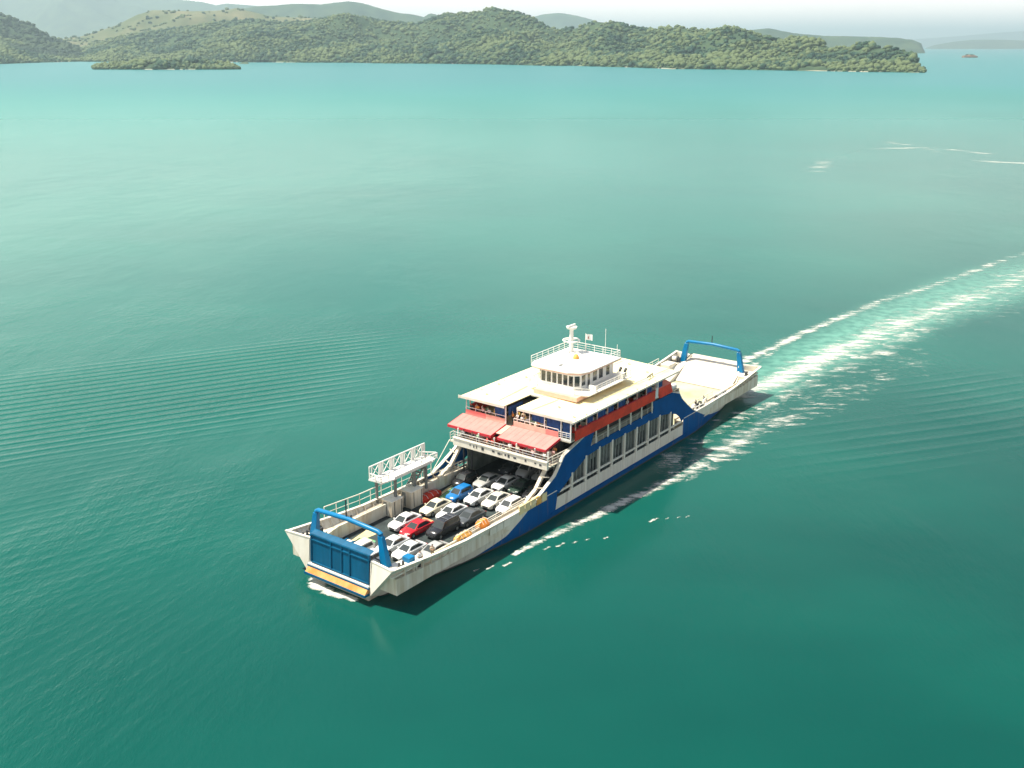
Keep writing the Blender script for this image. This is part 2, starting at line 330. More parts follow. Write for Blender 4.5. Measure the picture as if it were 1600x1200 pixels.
def landmass(name, label, sky, shore, D, material, nb=200, ns=26, rough=0.16, seed=0, canopy=0, back=1.0, knoll=90.0, px0=None, px1=None):
    """hill range: skyline table in measured bearings, shore distances along the line of view, crest D metres inland"""
    sky = [(T2(a, b)) for a, b in sky]; shore = [(T2(a, 80)[0], d) for a, d in shore]
    Dt = [(T2(a, 80)[0], d) for a, d in D] if isinstance(D, list) else [(0, D)]
    b0, b1 = sky[0][0], sky[-1][0]
    H = np.zeros((nb+1, ns+1, 3))
    for i in range(nb+1):
        b = b0+(b1-b0)*i/nb
        d0 = interp(shore, b); DD = interp(Dt, b); 
        jag = 12*noise.noise(Vector((b*170, seed, 3)))+25*noise.noise(Vector((b*45, seed, 8)))
        endf = min(1, (i+0.35)/(nb*0.012+1), (nb-i+0.35)/(nb*0.012+1))
        for j in range(ns+1):
            s = j/(ns*0.62)              # crest at s = 1
            d = d0+jag*(1-min(1, s))*(DD/900)**0.5+s*DD
            crest = max(3.0, CAMH+(d0+DD)*interp(sky, b)-canopy)
            x, y = b*d, d
            if s <= 1: pr = math.sin(s*math.pi/2)**0.85
            else: pr = max(0.0, math.cos((s-1)*math.pi/2/0.62))**0.8
            kn = noise.fractal(Vector((x/knoll/3, y/knoll/3, seed)), 1.0, 2.0, 4)
            w = math.sin(min(1, s)*math.pi)
            z = crest*pr*(1-0.34*w+0.85*w*kn)+rough*18*noise.noise(Vector((x/40, y/40, seed)))*min(1, s*3)*endf
            if s <= 1.0:                  # nothing in front of the crest may stand above the line of sight to it
                lim = CAMH+d*interp(sky, b)-canopy-1.5
                z = min(z, max(lim, 2))
            z = z*endf
            if j == 0 or j == ns: z = -3
            H[i, j] = (x, y, z)
    vs = H.reshape(-1, 3); f = []
    for i in range(nb):
        for j in range(ns):
            a = i*(ns+1)+j; f.append((a, a+ns+1, a+ns+2, a+1))
    me = bpy.data.meshes.new(name); me.from_pydata([tuple(v) for v in vs], [], f); me.polygons.foreach_set('use_smooth', [True]*len(f)); me.update()
    o = link(name, me, material); tag(o, label, kind='structure')
    return o, H

MAIN_SKY = [(-40, 52), (0, 56), (60, 70), (110, 80), (150, 62), (200, 52), (250, 44), (300, 38), (345, 30), (400, 27), (440, 31), (480, 30), (540, 19), (560, 22), (600, 30), (650, 35), (680, 24), (700, 19), (740, 17), (770, 9), (800, 15), (825, 20), (850, 36), (870, 43), (900, 40), (930, 30), (960, 31), (985, 38), (1010, 42), (1060, 38), (1100, 43), (1135, 38), (1155, 41), (1185, 50), (1220, 60), (1245, 53), (1275, 57), (1300, 70), (1330, 68), (1352, 62), (1375, 68), (1400, 72), (1430, 77), (1442, 81), (1447, 84)]
MAIN_SHORE = [(-40, 3420), (0, 3380), (120, 3850), (220, 3800), (370, 3700), (480, 3650), (545, 3622), (600, 3480), (700, 3400), (800, 3230), (860, 3060), (890, 3080), (1000, 2814), (1050, 2660), (1100, 2640), (1200, 2540), (1300, 2430), (1380, 2360), (1447, 2305)]
MAIN_D = [(0, 900), (300, 1000), (600, 1100), (770, 950), (1000, 700), (1150, 600), (1300, 380), (1420, 250), (1447, 120)]
hills, HM = landmass('hills', 'green wooded hills rising behind the bay shore', MAIN_SKY, MAIN_SHORE, MAIN_D, M['land'], 330, 40, seed=1.3, canopy=9, knoll=110)
golden, HG = landmass('hills', 'pale golden grassy ridges behind the wooded hills at the left', [(-60, 60), (60, 66), (130, 56), (180, 40), (215, 22), (240, 15), (300, 17), (340, 16), (370, 12), (420, 24), (520, 30), (600, 40), (660, 60)], [(-60, 4700), (700, 4900)], 700, M['gold'], 160, 20, seed=4.1, canopy=0, knoll=160)
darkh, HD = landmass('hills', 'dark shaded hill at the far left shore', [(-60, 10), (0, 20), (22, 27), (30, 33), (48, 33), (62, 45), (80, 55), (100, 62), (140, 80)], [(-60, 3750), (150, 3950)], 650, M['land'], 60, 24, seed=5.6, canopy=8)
mid_, HB = landmass('hills', 'blue green mountain behind the wooded hills', [(330, 30), (370, 14), (400, 9), (430, 8), (460, 5), (500, 6), (545, 1), (565, 4), (600, 14), (625, 20), (645, 22), (662, 26), (672, 20), (682, 22), (700, 40), (760, 60)], [(300, 8200), (800, 8200)], 900, M['farland'], 110, 20, seed=6.6, knoll=240)
far1, _ = landmass('hills', 'high hazy mountain range at the far left', [(-120, -12), (-40, -12), (60, -11), (180, -8), (270, -2), (300, 1), (318, 3), (338, 8), (352, 5), (400, 9), (460, 20), (560, 60)], [(-120, 13000), (560, 13000)], 2400, M['farland'], 110, 22, seed=7.7, knoll=420)
far2, _ = landmass('hills', 'hazy blue hill seen over the dip in the shore woods', [(800, 60), (835, 26), (850, 22), (875, 20), (900, 24), (930, 32), (985, 60)], [(800, 12500), (1000, 12500)], 1100, M['farland'], 60, 16, seed=8.2, knoll=400)
far3, _ = landmass('hills', 'teal headland behind the right end of the wooded shore', [(1120, 62), (1165, 48), (1200, 44), (1212, 46), (1240, 52), (1290, 56), (1350, 57), (1400, 59), (1425, 62), (1440, 68), (1446, 76)], [(1120, 7600), (1446, 7600)], 500, M['farland'], 90, 16, seed=9.4, knoll=240)
far4, _ = landmass('hills', 'faint low island on the horizon at the right', [(1446, 74), (1462, 70), (1490, 65), (1520, 62), (1560, 62), (1610, 63), (1700, 66), (1800, 72)], [(1446, 16000), (1800, 15500)], 1500, M['farland'], 60, 14, seed=10.1, knoll=600)
far5, _ = landmass('hills', 'faintest farthest coast on the horizon at the right', [(1380, 68), (1440, 60), (1500, 56), (1560, 51), (1620, 47), (1760, 44)], [(1380, 30000), (1760, 30000)], 4000, M['farland'], 50, 12, seed=11.9, knoll=1400)
islet, HI = landmass('hills', 'low wooded islet in the bay at the left', [(147, 105), (160, 100), (190, 98), (260, 97), (340, 98), (362, 101), (371, 106)], [(147, 2620), (250, 2590), (371, 2620)], 60, M['land'], 70, 14, seed=12.3, canopy=0, knoll=60)
islet2, _ = landmass('hills', 'tiny rock beside the wooded islet', [(374, 100), (378, 97), (386, 96), (389, 100)], [(374, 3400), (389, 3400)], 20, M['land'], 12, 8, seed=13.3)

# --- forest canopies
def crown_proto(seed, sub=2):
    bm = bmesh.new(); bmesh.ops.create_icosphere(bm, subdivisions=sub, radius=1)
    for v in bm.verts:
        n1 = noise.noise(v.co*1.7+Vector((seed, 0, 0)))*0.5+noise.noise(v.co*4.1+Vector((0, seed, 0)))*0.28
        v.co = v.co*(1+n1); v.co.z = v.co.z*0.75
    bm.verts.ensure_lookup_table(); vs = np.array([v.co[:] for v in bm.verts]); fs = np.array([[v.index for v in f.verts] for f in bm.faces]); bm.free()
    return vs, fs
PROT = [crown_proto(s*3.7, 2) for s in range(5)]
PROTL = [crown_proto(s*2.3+40, 1) for s in range(5)]
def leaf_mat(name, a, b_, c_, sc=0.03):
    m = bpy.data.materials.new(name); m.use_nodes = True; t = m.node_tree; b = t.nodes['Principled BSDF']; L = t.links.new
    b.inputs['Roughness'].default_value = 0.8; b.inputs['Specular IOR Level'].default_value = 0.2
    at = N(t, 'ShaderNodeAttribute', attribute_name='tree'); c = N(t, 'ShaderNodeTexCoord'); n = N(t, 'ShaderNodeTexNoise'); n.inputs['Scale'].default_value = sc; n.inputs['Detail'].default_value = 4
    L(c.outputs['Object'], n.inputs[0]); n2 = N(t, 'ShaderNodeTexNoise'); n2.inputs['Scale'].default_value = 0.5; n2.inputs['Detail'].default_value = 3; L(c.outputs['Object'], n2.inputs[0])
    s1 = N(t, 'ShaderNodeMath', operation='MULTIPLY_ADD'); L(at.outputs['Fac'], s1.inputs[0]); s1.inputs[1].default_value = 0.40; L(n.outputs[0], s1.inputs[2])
    n3 = N(t, 'ShaderNodeTexNoise'); n3.inputs['Scale'].default_value = 0.0045; n3.inputs['Detail'].default_value = 5; L(c.outputs['Object'], n3.inputs[0]); s0 = N(t, 'ShaderNodeMath', operation='MULTIPLY_ADD'); L(n3.outputs[0], s0.inputs[0]); s0.inputs[1].default_value = 2.2; s0.inputs[2].default_value = -1.08; s9 = N(t, 'ShaderNodeMath', operation='ADD'); L(s0.outputs[0], s9.inputs[0]); L(s1.outputs[0], s9.inputs[1]); s1 = s9  # large-scale noise paints sunlit and shaded folds into the canopy colour
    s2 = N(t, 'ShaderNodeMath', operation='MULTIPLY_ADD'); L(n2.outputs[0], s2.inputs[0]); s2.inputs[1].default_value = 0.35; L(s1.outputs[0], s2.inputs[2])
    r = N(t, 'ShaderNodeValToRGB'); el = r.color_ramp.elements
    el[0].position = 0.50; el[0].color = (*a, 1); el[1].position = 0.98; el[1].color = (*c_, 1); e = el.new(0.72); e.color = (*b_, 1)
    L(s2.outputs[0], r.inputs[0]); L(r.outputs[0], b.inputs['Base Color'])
    return m
M['leaf'] = leaf_mat('broadleaf_canopy', (0.008, 0.034, 0.024), (0.024, 0.064, 0.036), (0.105, 0.140, 0.058))
M['leafd'] = leaf_mat('shaded_canopy', (0.012, 0.030, 0.022), (0.022, 0.045, 0.026), (0.04, 0.065, 0.03))  # shade put into the leaf colour for the far left hill
def forest(name, label, H, n, r0, r1, m, smax=1.03, seed=1, prot=PROT, gap=0.0, lift=0.35, jmin=0.0):
    rg = np.random.RandomState(seed); nb, ns = H.shape[0]-1, H.shape[1]-1
    # area weighting per cell
    c = H[:-1, :-1]; e1 = H[1:, :-1]-c; e2 = H[:-1, 1:]-c; A = np.abs(e1[..., 0]*e2[..., 1]-e1[..., 1]*e2[..., 0])
    js = np.arange(ns)/(ns*0.62); A[:, js > smax] = 0; A = A*(0.4+1.2*np.exp(-js*3))[None, :]
    p = (A/A.sum()).ravel(); idx = rg.choice(len(p), n, p=p); I, J = idx//ns, idx % ns
    u, v = rg.rand(n), rg.rand(n)
    pos = (H[I, J]*((1-u)*(1-v))[:, None]+H[I+1, J]*(u*(1-v))[:, None]+H[I, J+1]*((1-u)*v)[:, None]+H[I+1, J+1]*(u*v)[:, None])
    VS, FS, TA = [], [], []; off = 0
    for k in range(n):
        x, y, z = pos[k]
        if z < 0.1: continue
        g = noise.noise(Vector((x/90, y/90, seed)))
        if g > 0.52-gap: continue
        pv, pf = prot[rg.randint(len(prot))]
        r = (r0+(r1-r0)*rg.rand()**2.2)*(1+0.5*g); a = rg.rand()*6.28; ca, sa = math.cos(a), math.sin(a)
        q = pv*np.array([r*(0.85+0.4*rg.rand()), r*(0.85+0.4*rg.rand()), r*(0.8+0.6*rg.rand())])
        q = np.stack([q[:, 0]*ca-q[:, 1]*sa+x, q[:, 0]*sa+q[:, 1]*ca+y, q[:, 2]+z+r*lift], 1)
        VS.append(q); FS.append(pf+off); off += len(q); TA.append(np.full(len(q), rg.rand()))
    V = np.concatenate(VS).astype(np.float32); F = np.concatenate(FS).astype(np.int32); TA = np.concatenate(TA).astype(np.float32)
    me = bpy.data.meshes.new(name); me.vertices.add(len(V)); me.vertices.foreach_set('co', V.ravel())
    me.loops.add(F.size); me.loops.foreach_set('vertex_index', F.ravel()); me.polygons.add(len(F)); me.polygons.foreach_set('loop_start', np.arange(0, F.size, 3, dtype=np.int32))
    me.update(calc_edges=True); at = me.attributes.new('tree', 'FLOAT', 'POINT'); at.data.foreach_set('value', TA)
    o = link(name, me, m); tag(o, label, kind='stuff'); o['category'] = 'forest'
    return o
forest('forest', 'dense green forest canopy covering the shore hills', HM, 27000, 3.0, 9.0, M['leaf'], seed=3, prot=PROTL)
forest('forest', 'low bushy trees covering the wooded islet', HI, 620, 4.0, 8.5, M['leaf'], seed=5, smax=1.6)
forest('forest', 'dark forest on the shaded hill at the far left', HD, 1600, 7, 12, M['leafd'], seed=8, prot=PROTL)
forest('forest', 'scattered trees on the golden ridges at the left', HG, 1500, 6, 11, M['leaf'], seed=9, prot=PROTL, gap=0.45)

# rocky islet far right
def rock_islet():
    root = empty('rocky_islet', (2103, 5079, 0)); tag(root, 'small brown rocky islet with a few bushes on open water at the right', 'islet')
    bm = bmesh.new(); bmesh.ops.create_icosphere(bm, subdivisions=4, radius=1)
    for v in bm.verts:
        n1 = noise.noise(v.co*2.2)*0.35+noise.noise(v.co*6)*0.15
        v.co = Vector((v.co.x*36*(1+n1*0.3), v.co.y*18*(1+n1*0.3), v.co.z*11*(1+n1)+2))
        if v.co.z > 10: v.co.z = 10+(v.co.z-10)*0.5
    me = bpy.data.meshes.new('rock'); bm.to_mesh(me); bm.free()
    link('rock', me, mat('brown_rock', (0.26, 0.15, 0.09), 0.9, 0.25, 0.15), root)
    for k, (x, y, r) in enumerate(((-14, 0, 6), (-5, 3, 4.5), (8, -2, 5), (16, 1, 4), (1, -4, 5))):
        pv, pf = PROT[k]; me = bpy.data.meshes.new('bush'); me.from_pydata([(p[0]*r+x, p[1]*r+y, p[2]*r*1.1+9.5+r*0.2) for p in pv], [], [tuple(int(i) for i in f) for f in pf])
        link('bush', me, M['leaf'], root)
rock_islet()

# ------------------------------------------------------------------ haze
hz = MB().box(-44000, 44000, -800, 59000, -1, 800).build('haze', bpy.data.materials.new('haze_air'))
hm = hz.data.materials[0]; hm.use_nodes = True; ht = hm.node_tree; ht.nodes.clear()
ho = N(ht, 'ShaderNodeOutputMaterial'); hv = N(ht, 'ShaderNodeVolumePrincipled'); ht.links.new(hv.outputs[0], ho.inputs['Volume'])
hv.inputs['Color'].default_value = (0.65, 0.88, 0.95, 1); hv.inputs['Density'].default_value = 0.00007; hv.inputs['Anisotropy'].default_value = 0.25
tag(hz, 'pale blue haze in the air over the bay', kind='stuff')

# ================================================================== FERRY
ferry = empty('car_ferry', ORG, SHIP_RZ)
tag(ferry, 'blue and cream double ended car ferry with pink awnings, under way on the bay', 'ferry')
def part(mb, name, m, parent=None, **k): return mb.build(name, m, parent or ferry, **k)
def lerp_tab(tab, x): return interp(tab, x)

# --- hull paint: blue below a painted line, cream above, dark boot top
def hull_mat():
    m = bpy.data.materials.new('hull_paint'); m.use_nodes = True; t = m.node_tree; b = t.nodes['Principled BSDF']; L = t.links.new
    c = N(t, 'ShaderNodeTexCoord'); s = N(t, 'ShaderNodeSeparateXYZ'); L(c.outputs['Object'], s.inputs[0])
    mr = N(t, 'ShaderNodeMapRange'); mr.inputs[1].default_value = -50; mr.inputs[2].default_value = 50; mr.inputs[3].default_value = 0; mr.inputs[4].default_value = 1; L(s.outputs[0], mr.inputs[0])
    cv = N(t, 'ShaderNodeFloatCurve'); L(mr.outputs[0], cv.inputs['Value']); cu = cv.mapping.curves[0]
    line = [(-50, 0), (-36, 0.0), (-32, 0.5), (-27.7, 1.3), (-24.5, 2.2), (-21.7, 3.5), (-20.2, 4.6), (20.3, 4.6), (21.5, 2.9), (25.3, 1.15), (31.7, 0.0), (50, 0)]
    P = [((x+50)/100, (z+2)/8) for x, z in line]
    cu.points[0].location = P[0]; cu.points[1].location = P[-1]
    for p in P[1:-1]: cu.points.new(*p)
    for p in cu.points: p.handle_type = 'VECTOR'
    cv.mapping.update()
    zz = N(t, 'ShaderNodeMapRange'); zz.inputs[1].default_value = -2; zz.inputs[2].default_value = 6; zz.inputs[3].default_value = 0; zz.inputs[4].default_value = 1; L(s.outputs[2], zz.inputs[0])
    def m_(op, a, bb):
        n = N(t, 'ShaderNodeMath', operation=op)
        for i, v in enumerate((a, bb)):
            if isinstance(v, (int, float)): n.inputs[i].default_value = v
            else: L(v, n.inputs[i])
        return n.outputs[0]
    seam = m_('LESS_THAN', m_('PINGPONG', s.outputs[0], 1.6), 0.03)
    isblue = m_('LESS_THAN', zz.outputs[0], cv.outputs[0])
    # cream field under the side openings
    edge = m_('ADD', m_('MULTIPLY', m_('SUBTRACT', s.outputs[2], 0.98), -0.22), 15.5)
    f = m_('MULTIPLY', m_('GREATER_THAN', s.outputs[2], 0.98), m_('MULTIPLY', m_('LESS_THAN', s.outputs[0], edge), m_('GREATER_THAN', s.outputs[0], -17.7)))
    isblue = m_('MULTIPLY', isblue, m_('SUBTRACT', 1.0, f))
    n = N(t, 'ShaderNodeTexNoise'); n.inputs['Scale'].default_value = 0.9; n.inputs['Detail'].default_value = 7
    mpp = N(t, 'ShaderNodeMapping'); mpp.inputs['Scale'].default_value = (1.3, 1.3, 0.25); L(c.outputs['Object'], mpp.inputs[0]); L(mpp.outputs[0], n.inputs[0])
    r1 = N(t, 'ShaderNodeValToRGB'); e = r1.color_ramp.elements; e[0].position = 0.38; e[0].color = (0.66, 0.615, 0.515, 1); e[1].position = 0.56; e[1].color = (0.72, 0.68, 0.58, 1); L(n.outputs[0], r1.inputs[0])
    r2 = N(t, 'ShaderNodeValToRGB'); e = r2.color_ramp.elements; e[0].position = 0.35; e[0].color = (0.0, 0.070, 0.235, 1); e[1].position = 0.6; e[1].color = (0.0, 0.082, 0.27, 1); L(n.outputs[0], r2.inputs[0])
    mx_ = N(t, 'ShaderNodeMix', data_type='RGBA'); L(isblue, mx_.inputs[0]); L(r1.outputs[0], mx_.inputs[6]); L(r2.outputs[0], mx_.inputs[7])
    rn = N(t, 'ShaderNodeTexNoise'); rn.inputs['Scale'].default_value = 1.0; rn.inputs['Detail'].default_value = 8; rm_ = N(t, 'ShaderNodeMapping'); rm_.inputs['Scale'].default_value = (1.1, 1.1, 0.12); L(c.outputs['Object'], rm_.inputs[0]); L(rm_.outputs[0], rn.inputs[0])
    rr_ = N(t, 'ShaderNodeMapRange'); L(rn.outputs[0], rr_.inputs[0]); rr_.inputs[1].default_value = 0.58; rr_.inputs[2].default_value = 0.72; rr_.inputs[4].default_value = 0.55
    mr_ = N(t, 'ShaderNodeMix', data_type='RGBA'); L(rr_.outputs[0], mr_.inputs[0]); L(mx_.outputs[2], mr_.inputs[6]); mr_.inputs[7].default_value = (0.20, 0.12, 0.07, 1)
    ms_ = N(t, 'ShaderNodeMix', data_type='RGBA'); L(m_('MULTIPLY', seam, 0.35), ms_.inputs[0]); L(mr_.outputs[2], ms_.inputs[6]); ms_.inputs[7].default_value = (0.08, 0.08, 0.08, 1); mx_ = ms_
    boot = m_('LESS_THAN', s.outputs[2], m_('ADD', 0.12, m_('MULTIPLY', n.outputs[0], 0.25)))
    mx2 = N(t, 'ShaderNodeMix', data_type='RGBA'); L(boot, mx2.inputs[0]); L(mx_.outputs[2], mx2.inputs[6]); mx2.inputs[7].default_value = (0.06, 0.075, 0.06, 1)
    L(mx2.outputs[2], b.inputs['Base Color']); b.inputs['Roughness'].default_value = 0.55; b.inputs['Specular IOR Level'].default_value = 0.08
    return m
M['hull'] = hull_mat()
ZBOT = [(0, -1.6), (34, -1.6), (39, -1.1), (42.5, -0.1), (45, 0.96)]
ZK = [(0, 1.0), (26, 0.9), (33, 0.35), (40, 0.55), (45, 1.0)]
ZT = [(0, 2.58), (15.2, 2.58), (15.21, 3.5), (25, 3.5), (33, 3.65), (38, 4.05), (42, 4.5), (45, 4.85)]
def zt(x, s=1): 
    a = abs(x)
    if x < 0: a = a-2.4 if a < 20 else a   # the stern openings start further aft
    return interp(ZT, max(0, a))
WB = [(0, 8.0), (22, 8.0), (27, 7.6), (32, 6.85), (38, 5.7), (42, 5.0), (45, 4.65)]
WK = [(0, 7.8), (20, 7.7), (25, 7.0), (30, 5.9), (38, 4.9), (45, 4.4)]
XS = [0, 5, 10, 15.2, 15.21, 18, 20, 22, 24, 26, 28, 30, 32, 34, 36, 38, 40, 42, 43.5, 45]
XA = [0, -5, -10, -14, -17.6, -17.61, -20, -22, -24, -26, -28, -30, -32, -34, -36, -38, -40, -42, -43.5, -45]
def hull():
    mb = MB(); st = sorted(XA[1:]+XS); n = 14; vs = []
    for x in st:
        a = abs(x); top = zt(x); wb = interp(WB, a); wk = interp(WK, a); zk = interp(ZK, a); zb0 = interp(ZBOT, a)
        rk = max(0, a-34)/11; sx = 1 if x > 0 else -1
        prof = [(0, zb0, 0.0), (wk, zb0, 0.0), (wk+(wb-wk)*0.75, zb0+(zk-zb0)*0.6, 0.0), (wb, zk, 0.0)]
        for k in (0.33, 0.66, 1.0): prof.append((wb+(8.0-wb)*k, zk+(top-zk)*k, 0))
        half = [(x-sx*rk*rk*p[2], p[0], p[1]) for p in prof]
        full = [(p[0], -p[1], p[2]) for p in reversed(half[1:])]+half
        n = len(full); vs += full
    fs = [(i*n+k, i*n+k+1, (i+1)*n+k+1, (i+1)*n+k) for i in range(len(st)-1) for k in range(n-1)]
    mb.add(vs, fs)
    # raked bottom ends below the car deck
    for sx in (1, -1):
        m = len(st)-1 if sx == 1 else 0
        e = vs[m*n:(m+1)*n]; q = [e[3], e[2+0], e[n-3], e[n-4]]
        low = [p for p in e if p[2] <= 1.001]
        o = len(mb.v); mb.add(low, [tuple(range(len(low)))])
    o = part(mb, 'hull', M['hull'], smooth=True)
    return o
hull_o = hull()
# anchors in recesses at the bow and stern quarters
for sx in (1, -1):
    for sy in (1, -1):
        mb = MB(); x = sx*40.5; yy = sy*(7.05); z = 2.75
        mb.box(x-0.9, x+0.9, yy-0.25*sy-0.1, yy-0.25*sy+0.25*sy+0.1, z-0.1, z+0.1); mb.bar((x-0.8, yy+sy*0.12, z-0.4), (x-0.2, yy+sy*0.25, z+0.55), 0.16); mb.bar((x+0.1, yy+sy*0.1, z-0.5), (x+0.5, yy+sy*0.3, z+0.5), 0.16)
        part(mb, 'anchor', M['steel'])
# bulwark cap rail and inner plating, end wings
def capline(sx, sy, y0, y1, x0=15.3, dz=0.0):
    xs = [x0, 18, 20, 22, 25, 29, 33, 36, 38, 40, 42, 43.5, 45]
    return [(sx*x, zt(sx*max(x, 20.5)) + dz) for x in xs]
for sx in (1, -1):
    for sy in (1, -1):
        x00 = 15.3 if sx > 0 else 17.8
        mb = MB(); pts = capline(sx, sy, 0, 0, x00)
        for (xa, za), (xb, zb) in zip(pts[:-1], pts[1:]):
            mb.hexa([(xa, sy*7.70, za-0.02), (xb, sy*7.70, zb-0.02), (xb, sy*8.06, zb-0.02), (xa, sy*8.06, za-0.02)], [(xa, sy*7.70, za+0.07), (xb, sy*7.70, zb+0.07), (xb, sy*8.06, zb+0.07), (xa, sy*8.06, za+0.07)])
        part(mb, 'cap_rail', M['white'])
        # side casing: inner wall, walkway recessed below the cap, inner coaming
        mb = MB()
        line = [(x00, 6.5), (38.5, 6.5), (41.5, 5.55), (44.2, 4.72)]
        for (xa, ya), (xb, yb) in zip(line[:-1], line[1:]):
            za, zb = (2.95+0.7*max(0, (xa-36)/9)), (2.95+0.7*max(0, (xb-36)/9))
            A = [(sx*xa, sy*ya), (sx*xb, sy*yb), (sx*xb, sy*7.85), (sx*xa, sy*7.85)]
            mb.hexa([(p[0], p[1], 1.72) for p in A], [(A[0][0], A[0][1], za), (A[1][0], A[1][1], zb), (A[2][0], A[2][1], zb), (A[3][0], A[3][1], za)])
            mb.hexa([(sx*xa, sy*(ya-0.06), za-0.1), (sx*xb, sy*(yb-0.06), zb-0.1), (sx*xb, sy*(yb+0.12), zb-0.1), (sx*xa, sy*(ya+0.12), za-0.1)],
                    [(sx*xa, sy*(ya-0.06), za+0.22), (sx*xb, sy*(yb-0.06), zb+0.22), (sx*xb, sy*(yb+0.12), zb+0.22), (sx*xa, sy*(ya+0.12), za+0.22)])
        part(mb, 'side_casing', M['rusty'])
        # bulwark stiffeners standing on the walkway
        for k in range(20):
            x = x00+0.9+k*1.4
            if x > 43: break
            mb = MB()
            zc = zt(sx*max(x, 20.5)); mb.hexa([(sx*(x-.04), sy*7.25, 2.96), (sx*(x+.04), sy*7.25, 2.96), (sx*(x+.04), sy*7.86, 2.96), (sx*(x-.04), sy*7.86, 2.96)], [(sx*(x-.04), sy*7.74, zc-.03), (sx*(x+.04), sy*7.74, zc-.03), (sx*(x+.04), sy*7.86, zc-.03), (sx*(x-.04), sy*7.86, zc-.03)]); part(mb, 'bulwark_brace', M['rusty'])
        # triangular end wing: from the tip in to the ramp opening
        tip = (sx*45.0, sy*8.0, 4.85); it = (sx*44.5, sy*4.72, 4.75); ib = (sx*45.0, sy*4.72, 1.0)
        mb = MB(); dx = -sx*0.3
        kn = (sx*45, sy*4.66, 1.0)
        mb.add([tip, it, ib, (tip[0]+dx, tip[1]-sy*0.02, tip[2]), (it[0]+dx, it[1], it[2]), (ib[0]+dx, ib[1], ib[2])], [(0, 1, 2), (5, 4, 3), (0, 3, 4, 1), (1, 4, 5, 2), (2, 5, 3, 0)])
        mb.bar((tip[0]-sx*.1, tip[1], tip[2]+.06), (it[0]-sx*.1, it[1]-sy*.1, it[2]+.06), 0.26, 0.14)
        # inner return plate of the wing beside the ramp
        mb.hexa([(sx*44.9, sy*4.60, 1.2), (sx*42.2, sy*4.60, 1.72), (sx*42.2, sy*4.71, 1.72), (sx*44.9, sy*4.71, 1.2)], [(sx*44.6, sy*4.60, 4.7), (sx*42.9, sy*4.60, 4.0), (sx*42.9, sy*4.71, 4.0), (sx*44.6, sy*4.71, 4.7)])
        part(mb, 'end_wing', M['white'])
        # platform behind the wing carrying the gantry foot
        mb = MB(); mb.prism_xy([(sx*40.8, sy*5.8), (sx*44.35, sy*4.75), (sx*44.6, sy*7.7), (sx*40.8, sy*7.75)][::(1 if sx*sy > 0 else -1)], 3.75, 3.9)
        mb.box(sx*40.9-.05, sx*40.9+.05, min(sy*5.8, sy*7.7), max(sy*5.8, sy*7.7), 2.9, 3.75)
        part(mb, 'mooring_platform', M['white'])

# car deck
mb = MB(); mb.prism_xy([(-17.3, -7.85), (44.0, -4.6), (44.0, 4.6), (41.5, 5.6), (38, 6.6), (15, 7.85), (-17.3, 7.85)], 1.55, 1.70)
mb.v = [(v[0], (-6.9 if v[1] < -5 and v[0] > 0 and False else v[1]), v[2]) for v in mb.v]
deck = MB().prism_xy([(-17.3, -7.85), (15, -7.85), (38, -6.6), (41.5, -5.6), (44.0, -4.6), (44.0, 4.6), (41.5, 5.6), (38, 6.6), (15, 7.85), (-17.3, 7.85)], 1.55, 1.70)
car_deck = part(deck, 'car_deck', M['deck'])
part(MB().prism_xy([(-44, -4.6), (-41.5, -5.6), (-38, -6.6), (-17.3, -7.85), (-17.3, 7.85), (-38, 6.6), (-41.5, 5.6), (-44, 4.6)], 1.55, 1.705), 'stern_deck', M['sterndeck'])
# painted deck markings (green fields edged in yellow)
g = MB().add([(x, y, 1.704) for x, y in ((18.0, -5.9), (18.6, -4.2), (22.2, -4.0), (22.8, -4.9))], [(0, 1, 2, 3)]); part(g, 'green_marking', M['green'], car_deck)
g = MB().add([(x, y, 1.704) for x, y in ((36.2, -4.9), (36.2, -2.8), (40.2, -1.2), (41.6, -2.4), (40.5, -3.8))], [(0, 1, 2, 3, 4)])
part(g, 'green_marking', M['green'], car_deck)

for a, b in (((17.9, -6.15), (23.2, -5.2)), ((34.2, -5.6), (43.2, -4.0)), ((34.4, -4.0), (34.2, -5.6)), ((40.9, -4.2), (43.2, 0.5))):
    a3 = Vector((a[0], a[1], 1.706)); b3 = Vector((b[0], b[1], 1.706)); u = (b3-a3).cross(Vector((0, 0, 1))).normalized()*0.11*(2 if a[0] in (17.9, 34.2, 40.9) else 0.6)
    part(MB().add([a3+u, b3+u, b3-u, a3-u], [(0, 1, 2, 3)]), 'yellow_line', M['yellow'], car_deck)
g = MB().add([(x, y, 1.705) for x, y in ((34.3, -5.5), (34.6, -4.0), (36.5, -4.2), (36.8, -5.1))], [(0, 1, 2, 3)]); part(g, 'yellow_marking', M['yellow'], car_deck)
g = MB().add([(x, y, 1.7055) for x, y in ((40.6, -4.0), (41.4, -1.0), (43.3, -0.3), (43.5, -4.1))], [(0, 1, 2, 3)])
part(g, 'yellow_marking', M['yellow'], car_deck)

